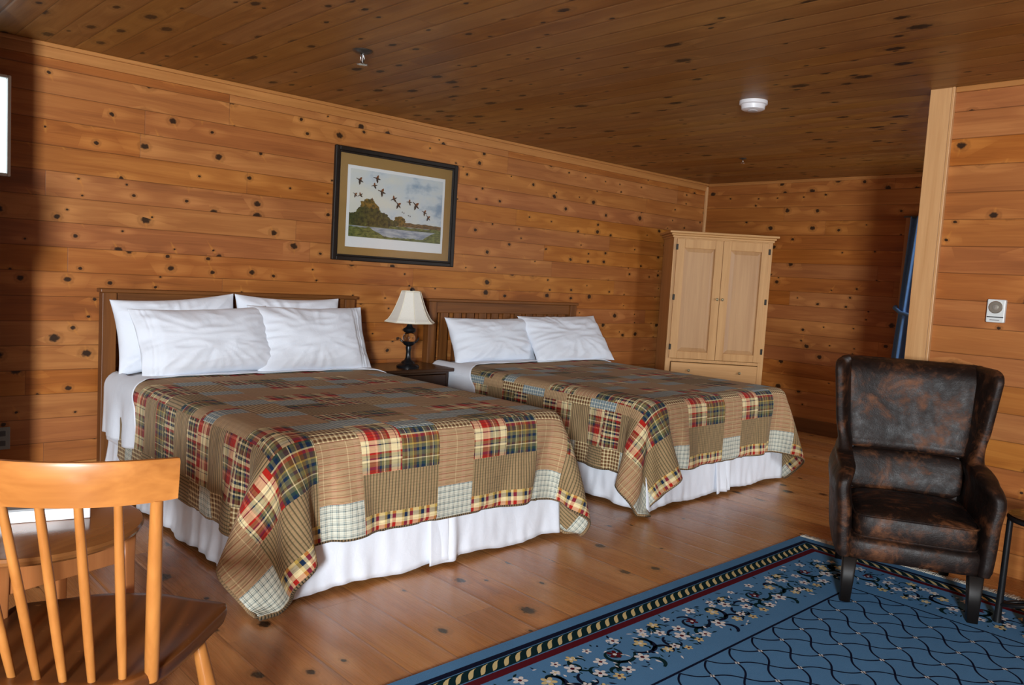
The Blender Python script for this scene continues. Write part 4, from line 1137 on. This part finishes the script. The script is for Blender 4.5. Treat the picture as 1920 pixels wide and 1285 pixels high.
box('tray', (-0.178, -0.083, 0.0), (0.160, 0.105, 0.030), M_bfw, bf, 0.003)
box('lid', (-0.180, -0.085, 0.0305), (0.162, 0.107, 0.036), plain('grey_card', (0.22, 0.23, 0.24), 0.5, var=0.08), bf, 0.002)

# ------------------------------------------------------------------ spindle chair in the foreground
M_oak = timber('honey_maple', (0.22, 0.072, 0.013), (0.48, 0.200, 0.048), 'x', 0.36, 0.7, 0.4, 0.05)
M_oakv = timber('honey_maple_spindle', (0.25, 0.085, 0.016), (0.46, 0.195, 0.048), 'z', 0.36, 0.7, 0.4, 0.05)
M_seat = timber('worn_dark_seat', (0.020, 0.007, 0.003), (0.21, 0.066, 0.014), 'y', 0.34, 0.35, 0.5, 0.1, worn=(0.30, 0.125, 0.04))
SZ = 0.45
ch = thing('spindle_chair', 'honey wooden spindle-back chair with dark worn seat in the left foreground', 'chair', (0.44882, -3.17985, 0), math.radians(-33.63))
CXO = -0.027
half = [(-0.027, -0.034), (0.05, -0.031), (0.098, -0.014), (0.140, 0.038), (0.172, 0.129), (0.200, 0.249), (0.219, 0.335), (0.217, 0.358), (0.205, 0.378), (0.127, 0.404), (0.05, 0.434), (-0.027, 0.440)]
# smooth outline by Catmull-Rom
def crom(pts, n=5):
    out = []
    for i in range(len(pts) - 1):
        p0 = Vector((*pts[max(i - 1, 0)], 0)) if i > 0 else Vector((2 * CXO - pts[1][0], pts[1][1], 0)); p1 = Vector((*pts[i], 0)); p2 = Vector((*pts[i + 1], 0))
        p3 = Vector((*pts[i + 2], 0)) if i + 2 < len(pts) else Vector((2 * CXO - pts[-2][0], pts[-2][1], 0))
        for k in range(n):
            t_ = k / n
            v = 0.5 * ((2 * p1) + (-p0 + p2) * t_ + (2 * p0 - 5 * p1 + 4 * p2 - p3) * t_ ** 2 + (-p0 + 3 * p1 - 3 * p2 + p3) * t_ ** 3)
            out.append((v.x, v.y))
    return out + [pts[-1]]
hr = crom(half); outl = hr + [(2 * CXO - x, y) for x, y in hr[::-1][1:-1]]
cen = (CXO, 0.19)
V = []; F = []; rings = [(1.0, 0.0), (0.995, 0.004), (0.975, 0.0065), (0.90, 0.0065), (0.8, None), (0.65, None), (0.45, None), (0.22, None), (0.04, None)]
def dish(x, y):   # saddle: shallow dip with raised middle at the front
    d = math.exp(-((abs(x - CXO) - 0.10) / 0.075) ** 2) * math.exp(-((y - 0.17) / 0.13) ** 2)
    return -0.012 * d
n = len(outl)
for (sc0, zo) in [(0.93, -0.040), (0.975, -0.032), (1.0, -0.012)] + rings:
    for (x, y) in outl:
        xx, yy = cen[0] + (x - cen[0]) * sc0, cen[1] + (y - cen[1]) * sc0
        z = SZ - 0.0065 + (zo if zo is not None else 0.0065 + dish(xx, yy) * min(1, (0.92 - sc0) / 0.1))
        V.append((xx, yy, z))
R_n = len(rings) + 3
for i in range(R_n - 1):
    for k in range(n):
        k2 = (k + 1) % n; F.append((i * n + k, i * n + k2, (i + 1) * n + k2, (i + 1) * n + k))
F.append(tuple(reversed(range(n)))); F.append(tuple((R_n - 1) * n + k for k in range(n)))
# keep winding outward (outline runs anticlockwise seen from above)
mesh_obj('seat', V, F, M_seat, ch, True)
def lerp(a, b, f): return tuple(a[i] + (b[i] - a[i]) * f for i in range(3))
def rod(name, a, b, prof, mat=M_oakv):
    a, b = Vector(a), Vector(b)
    return tube(name, [a.lerp(b, f) for f, r in prof], [r for f, r in prof], mat, ch, 14)
pp = [(0, .0135), (.15, .0145), (.5, .0145), (.85, .0125), (1.0, .0115)]
sp = [(0, .0075), (.25, .0095), (.6, .0095), (1.0, .0080)]
def rail_y(X): return -0.117 + 1.3 * (X + 0.01) ** 2
for xb, yb_, xt in ((0.1285, 0.033, 0.160), (-0.1825, 0.040, -0.222)):
    rod('post', (xb, yb_, SZ - 0.02), (xt, rail_y(xt) - 0.001, 0.843), pp)
for xb, yb_, xt in ((0.081, 0.006, 0.098), (0.027, -0.004, 0.033), (-0.027, 0.000, -0.033), (-0.080, 0.014, -0.100), (-0.131, 0.026, -0.162)):
    rod('spindle', (xb, yb_, SZ - 0.02), (xt, rail_y(xt) - 0.001, 0.845), sp)
# curved crest rail
V = []; F = []; NX, prof = 40, []
th2 = 0.0095
for i in range(NX + 1):
    X = -0.255 + 0.449 * i / NX
    yb, yt = rail_y(X), -0.139 + 1.75 * (X + 0.01) ** 2
    dyb, dyt = 2.6 * (X + .01), 3.5 * (X + .01)
    ztop = 0.920 + 0.004 * (1 - ((X + .03) / .225) ** 2); zbot = 0.836 + 0.006 * ((X + .03) / .225) ** 4
    xs = X * (1.0 if True else 1)
    pr = []
    loop = [(0.0, -1), (0.0, 1), (0.5, 1.05), (0.93, 0.95), (1.0, 0.55), (1.0, -0.55), (0.93, -0.95), (0.5, -1.05)]
    for (f, sd2) in loop:
        y = yb + (yt - yb) * f; dy = dyb + (dyt - dyb) * f; nn = Vector((-dy, 1, 0)).normalized()
        p_ = Vector((xs * (0.985 + 0.015 * f), y, zbot + (ztop - zbot) * f)) + nn * th2 * sd2
        V.append(p_)
m = 8
for i in range(NX):
    for k in range(m):
        k2 = (k + 1) % m; F.append((i * m + k, (i + 1) * m + k, (i + 1) * m + k2, i * m + k2))
F.append(tuple(range(m))); F.append(tuple(NX * m + k for k in reversed(range(m))))
o = mesh_obj('crest_rail', V, F, M_oak, ch, True); o.data.set_sharp_from_angle(angle=math.radians(38))
lp = [(0, .013), (.3, .018), (.7, .019), (1.0, .0145)]
for sg in (-1, 1):
    S_ = lambda x: CXO + sg * (x - CXO)
    rod('leg', (S_(0.262), 0.262, 0.0), (S_(0.172), 0.250, SZ - 0.03), lp)
    rod('leg', (S_(0.170), -0.075, 0.0), (S_(0.110), 0.060, SZ - 0.03), lp)
    rod('stretcher', (S_(0.226), 0.257, 0.17), (S_(0.146), -0.02, 0.17), [(0, .008), (.5, .011), (1, .008)])
rod('stretcher', (2 * CXO - 0.186, 0.118, 0.17), (0.186, 0.118, 0.17), [(0, .008), (.5, .011), (1, .008)])

# ------------------------------------------------------------------ blue rug with woven border
RX1, RY1 = 4.035, -2.883          # far right corner seen in the photo
RX0, RY0 = 1.00, -4.68             # near ends, outside the frame
def rugmat(name, col, var=0.14):
    t = NT(name); n1 = t.noise(t.coord(), 420.0, 2); n2 = t.noise(t.coord(), 6.0, 3)
    t.base(t.mix(t.M('ADD', t.M('MULTIPLY', n1, 0.6), t.M('MULTIPLY', n2, 0.4)), scale3(col, 1 - var * 1.6), scale3(col, 1 + var * 1.6)))
    t.set(Roughness=0.97, Specular_IOR_Level=0.03); t.bump(n1, 0.5, 0.003); return t.m
R_BLUE, R_NAVY, R_CRM, R_MAR, R_GRN, R_WHT = [rugmat(nm, c) for nm, c in (('rug_blue', srgb(82, 128, 170)), ('rug_navy', srgb(18, 24, 46)), ('rug_cream', srgb(206, 190, 138)), ('rug_maroon', srgb(84, 24, 34)), ('rug_green', srgb(16, 42, 46)), ('rug_white', srgb(214, 216, 216)))]
RM = [R_BLUE, R_NAVY, R_CRM, R_MAR, R_GRN, R_WHT]
rug = thing('area_rug', 'blue area rug with floral border and lattice field under the armchair', 'rug', (0, 0, 0))
rv, rf, rm = [], [], []
TOPR = 0.010
def rpoly(pts, mi, lay):
    b0 = len(rv)
    # keep anticlockwise
    A = sum(pts[i][0] * pts[(i + 1) % len(pts)][1] - pts[(i + 1) % len(pts)][0] * pts[i][1] for i in range(len(pts)))
    if A < 0: pts = pts[::-1]
    for (x, y) in pts: rv.append((x, y, TOPR + 0.00006 * lay))
    rf.append(tuple(range(b0, b0 + len(pts)))); rm.append(mi)
# slab
b0 = len(rv)
for z in (0.0, TOPR):
    for (x, y) in ((RX0, RY0), (RX1, RY0), (RX1, RY1), (RX0, RY1)): rv.append((x, y, z))
for fc in ((3, 2, 1, 0), (4, 5, 6, 7), (0, 1, 5, 4), (1, 2, 6, 5), (2, 3, 7, 6), (3, 0, 4, 7)): rf.append(tuple(b0 + i for i in fc)); rm.append(0)
def frame_band(o, w, mi, lay):
    """band running round the rug at distance o from the edge"""
    for (xa, ya, xb, yb) in ((RX0 + o, RY1 - o - w, RX1 - o, RY1 - o), (RX0 + o, RY0 + o, RX1 - o, RY0 + o + w)):
        rpoly([(xa, ya), (xb, ya), (xb, yb), (xa, yb)], mi, lay)
    for (xa, xb) in ((RX1 - o - w, RX1 - o), (RX0 + o, RX0 + o + w)):
        rpoly([(xa, RY0 + o + w), (xb, RY0 + o + w), (xb, RY1 - o - w), (xa, RY1 - o - w)], mi, lay)
frame_band(0.052, 0.024, 1, 1); frame_band(0.080, 0.056, 4, 1); frame_band(0.141, 0.034, 3, 1)
frame_band(0.503, 0.010, 1, 2)
# twisted rope of slanted cream stripes in the green band
def along(side, d, o):
    """d along the border, o inwards from the edge"""
    return (RX1 - d, RY1 - o) if side == 0 else (RX1 - o, RY1 - d)
for side, L_ in ((0, RX1 - RX0), (1, RY1 - RY0)):
    d = 0.10
    while d < L_ - 0.1:
        p0 = 0.085; p1 = 0.131
        pts = []
        for k in range(7):
            f = k / 6; pts.append(along(side, d + 0.062 * f, p0 + (p1 - p0) * (0.5 - 0.5 * math.cos(PI * f))))
        for k in range(6, -1, -1):
            f = k / 6; pts.append(along(side, d + 0.062 * f + 0.022 * math.sin(PI * (0.12 + 0.76 * f)), p0 + (p1 - p0) * (0.5 - 0.5 * math.cos(PI * f)) ))
        rpoly(pts, 2, 3); d += 0.052
# inner lattice of wavy lines with small cream knots
fx0, fx1, fy0, fy1 = RX0 + 0.514, RX1 - 0.475, RY0 + 0.514, RY1 - 0.514
fx1 = RX1 - 0.514; G = 0.153; gx, gy = 3.0705, -3.4755
def ribbon(pts, w, mi, lay):
    L, R_ = [], []
    for i, p in enumerate(pts):
        a = pts[max(i - 1, 0)]; b = pts[min(i + 1, len(pts) - 1)]
        dx_, dy_ = b[0] - a[0], b[1] - a[1]; ln = math.hypot(dx_, dy_) + 1e-9
        ww = w if not callable(w) else w(i / (len(pts) - 1))
        L.append((p[0] - dy_ / ln * ww, p[1] + dx_ / ln * ww)); R_.append((p[0] + dy_ / ln * ww, p[1] - dx_ / ln * ww))
    for i in range(len(pts) - 1):
        rpoly([R_[i], R_[i + 1], L[i + 1], L[i]], mi, lay)
for sgn in (1, -1):
    for k in range(-40, 41):
        seg = []
        def flush():
            global seg
            if len(seg) > 1: ribbon(seg, 0.0038, 1, 4 if sgn > 0 else 5)
            seg = []
        N_ = 600
        for i in range(N_ + 1):
            s_ = (i / N_ - 0.5) * 5.4
            # along (1, -sgn) diagonal through a knot, wobbling between crossings
            wob = 0.0125 * math.sin(s_ * math.sqrt(2) / G * 2 * PI * 0.5)
            x = gx + k * G + s_ / math.sqrt(2) + wob * sgn / math.sqrt(2)
            y = gy - sgn * s_ / math.sqrt(2) + wob / math.sqrt(2)
            if fx0 <= x <= fx1 and fy0 <= y <= fy1: seg.append((x, y))
            else: flush()
        flush()
for i in range(-20, 12):
    for j in range(-10, 6):
        x, y = gx + i * G, gy + j * G
        if fx0 < x < fx1 and fy0 < y < fy1:
            for a in range(4):
                an = a * PI / 2
                cx_, cy_ = x + 0.0062 * math.cos(an), y + 0.0062 * math.sin(an)
                rpoly([(cx_ + 0.0038 * math.cos(2 * PI * m / 6), cy_ + 0.0038 * math.sin(2 * PI * m / 6)) for m in range(6)], 5, 7)
# floral border: flowers, leaves and dark scrolls in the band 0.185 .. 0.46 from the edge
fr = random.Random(12)
def flower(side, d, o, r, col, ctr, n=5, lay=10):
    rot = fr.random() * 2
    cx_, cy_ = along(side, d, o)
    for k in range(n):
        a = rot + 2 * PI * k / n
        px_, py_ = cx_ + r * 0.62 * math.cos(a), cy_ + r * 0.62 * math.sin(a)
        rpoly([(px_ + r * (0.46 * math.cos(m * PI / 4) * math.cos(a) - 0.32 * math.sin(m * PI / 4) * math.sin(a)), py_ + r * (0.46 * math.cos(m * PI / 4) * math.sin(a) + 0.32 * math.sin(m * PI / 4) * math.cos(a))) for m in range(8)], col, lay + 0.1 * k)
    rpoly([(cx_ + r * 0.30 * math.cos(m * PI / 3), cy_ + r * 0.30 * math.sin(m * PI / 3)) for m in range(6)], ctr, lay + 2)
def leaf(side, d, o, ang, ln, wd, col, lay=8):
    cx_, cy_ = along(side, d, o)
    pts = [(0, 0), (.3, .5), (.6, .45), (1, 0), (.6, -.45), (.3, -.5)]
    rpoly([(cx_ + ln * x * math.cos(ang) - wd * y * math.sin(ang), cy_ + ln * x * math.sin(ang) + wd * y * math.cos(ang)) for x, y in pts], col, lay)
def scroll(side, d, o, ang, R_, turns, hand, w=0.006):
    pts = []
    for k in range(26):
        f = k / 25; a = ang + hand * turns * 2 * PI * f; r = R_ * (1 - 0.72 * f)
        dd, oo = d + r * math.cos(a), o + r * math.sin(a)
        oo = min(max(oo, 0.186), 0.475)
        pts.append(along(side, dd, oo))
    ribbon(pts, lambda f: 1.05 * w * (0.5 + 0.9 * math.sin(PI * min(1, f * 1.1 + .08)) ** 1), 4 if fr.random() < .7 else 1, 6)
for side, L_ in ((0, RX1 - RX0), (1, RY1 - RY0)):
    d = 0.30; ph = 0
    while d < L_ - 0.30:
        # repeat unit 0.46 long: mirrored scroll pairs with flower sprays between
        mid = 0.315
        scroll(side, d + 0.06, mid - 0.02, 0.4, 0.075, 0.72, 1); scroll(side, d + 0.20, mid - 0.02, PI - 0.4, 0.075, 0.72, -1)
        scroll(side, d + 0.02, mid + 0.075, -0.6, 0.055, 0.6, -1, 0.005); scroll(side, d + 0.24, mid + 0.075, PI + 0.6, 0.055, 0.6, 1, 0.005)
        scroll(side, d + 0.13, mid + 0.09, PI / 2, 0.05, 0.5, 1, 0.006); scroll(side, d + 0.34, mid - 0.05, 1.2, 0.06, 0.7, -1, 0.0055); scroll(side, d + 0.40, mid + 0.05, -1.5, 0.05, 0.7, 1, 0.005)
        for (a, b, r, c_, ct) in [(0.06, -0.02, .022, 2, 5), (0.20, -0.02, .022, 3, 5), (0.13, 0.055, .024, 5, 3), (0.13, -0.085, .021, 5, 3), (0.02, 0.075, .017, 2, 5), (0.245, 0.075, .019, 5, 3),
                                   (0.29, -0.02, .020, 5, 3), (0.34, 0.035, .024, 5, 3), (0.31, 0.09, .018, 2, 3), (0.395, -0.03, .022, 5, 3), (0.36, -0.085, .018, 2, 5), (0.435, 0.06, .019, 5, 3), (0.43, -0.085, .017, 5, 3), (0.405, 0.105, .015, 2, 3), (0.27, -0.095, .015, 5, 3), (0.0, -0.06, .016, 5, 2)]:
            flower(side, d + a + fr.uniform(-.008, .008), mid + b * 1.0 + fr.uniform(-.008, .008), r * fr.uniform(1.0, 1.3), c_, ct)
        for (a, b, R2, h_) in [(0.05, -0.03, .045, 1), (0.21, -0.03, .045, -1), (0.33, 0.02, .05, -1), (0.39, -0.05, .04, 1), (0.29, 0.07, .04, 1), (0.42, 0.08, .035, -1)]:
            scroll(side, d + a, mid + b, fr.uniform(0, 6), R2, 0.62, h_, 0.0045)
        for k in range(80):
            leaf(side, d + fr.uniform(-.02, .45), mid + fr.uniform(-.115, .125), fr.uniform(0, 2 * PI), fr.uniform(.014, .030), fr.uniform(.005, .010), fr.choice([4, 4, 4, 4, 1, 5]))
        d += 0.46
mesh_obj('pile', rv, rf, RM, rug, False, rm)
# cream fringe on the short ends
t = NT('rug_fringe'); n = t.noise(t.coord(), 90.0, 2); t.base(t.mix(n, (0.50, 0.48, 0.40), (0.74, 0.71, 0.62))); t.set(Roughness=0.95); M_fr = t.m
V, F = [], []
y = RY0 + 0.004
while y < RY1 - 0.002:
    for q_ in range(2):
        yy = y + fr.uniform(-.003, .003); L_ = fr.uniform(.060, .088); sw_ = fr.uniform(-.03, .03)
        pts = [(RX1 - 0.004, yy, 0.0075), (RX1 + L_ * .35, yy + sw_ * .2, 0.0068 + fr.uniform(0, .004)), (RX1 + L_ * .7, yy + sw_ * .6, 0.004 + fr.uniform(0, .003)), (RX1 + L_, yy + sw_, 0.003)]
        v, f = tube_vf(pts, [0.0022, 0.0020, 0.0018, 0.0010], 4)
        F += [tuple(i + len(V) for i in q2) for q2 in f]; V += v
    y += 0.0052
o = mesh_obj('fringe', V, F, M_fr, rug, True); o['kind'] = 'stuff'

# ------------------------------------------------------------------ light
wd = bpy.data.worlds.new('world'); SC.world = wd; wd.use_nodes = True
wd.node_tree.nodes['Background'].inputs[0].default_value = (0.55, 0.68, 0.9, 1); wd.node_tree.nodes['Background'].inputs[1].default_value = 0.5
def area(name, loc, target, sx, sy, power, col):
    l = bpy.data.lights.new(name, 'AREA'); l.shape = 'RECTANGLE'; l.size = sx; l.size_y = sy; l.energy = power; l.color = col
    o = bpy.data.objects.new(name, l); COL.objects.link(o); o.location = loc
    d = Vector(target) - Vector(loc); o.rotation_euler = d.to_track_quat('-Z', 'Y').to_euler()
    return o
area('daylight_rear_window', (-2.36, YB + 0.02, 1.48), (0.8, 0.0, 1.15), 0.60, 0.8, 590, (0.90, 0.955, 1.0))
area('daylight_far_window', (LX - 0.16, -2.95, 1.35), (5.6, -1.9, 0.4), 0.5, 1.2, 8, (0.9, 0.95, 1.0))
area('fill_light_rear', (2.6, YB + 0.02, 1.45), (2.6, -1.0, 1.0), 1.4, 1.1, 8, (0.95, 0.97, 1.0))  # added weak fill lamp; the wall has no window here
area('daylight_alcove_window', (5.9, YB + 0.05, 1.5), (6.1, -1.0, 1.1), 1.0, 1.0, 80, (0.93, 0.97, 1.0))
SC.view_settings.view_transform = 'Standard'; SC.view_settings.look = 'None'
SC.view_settings.exposure = 0.0; SC.view_settings.gamma = 1.0; SC.view_settings.use_curve_mapping = False
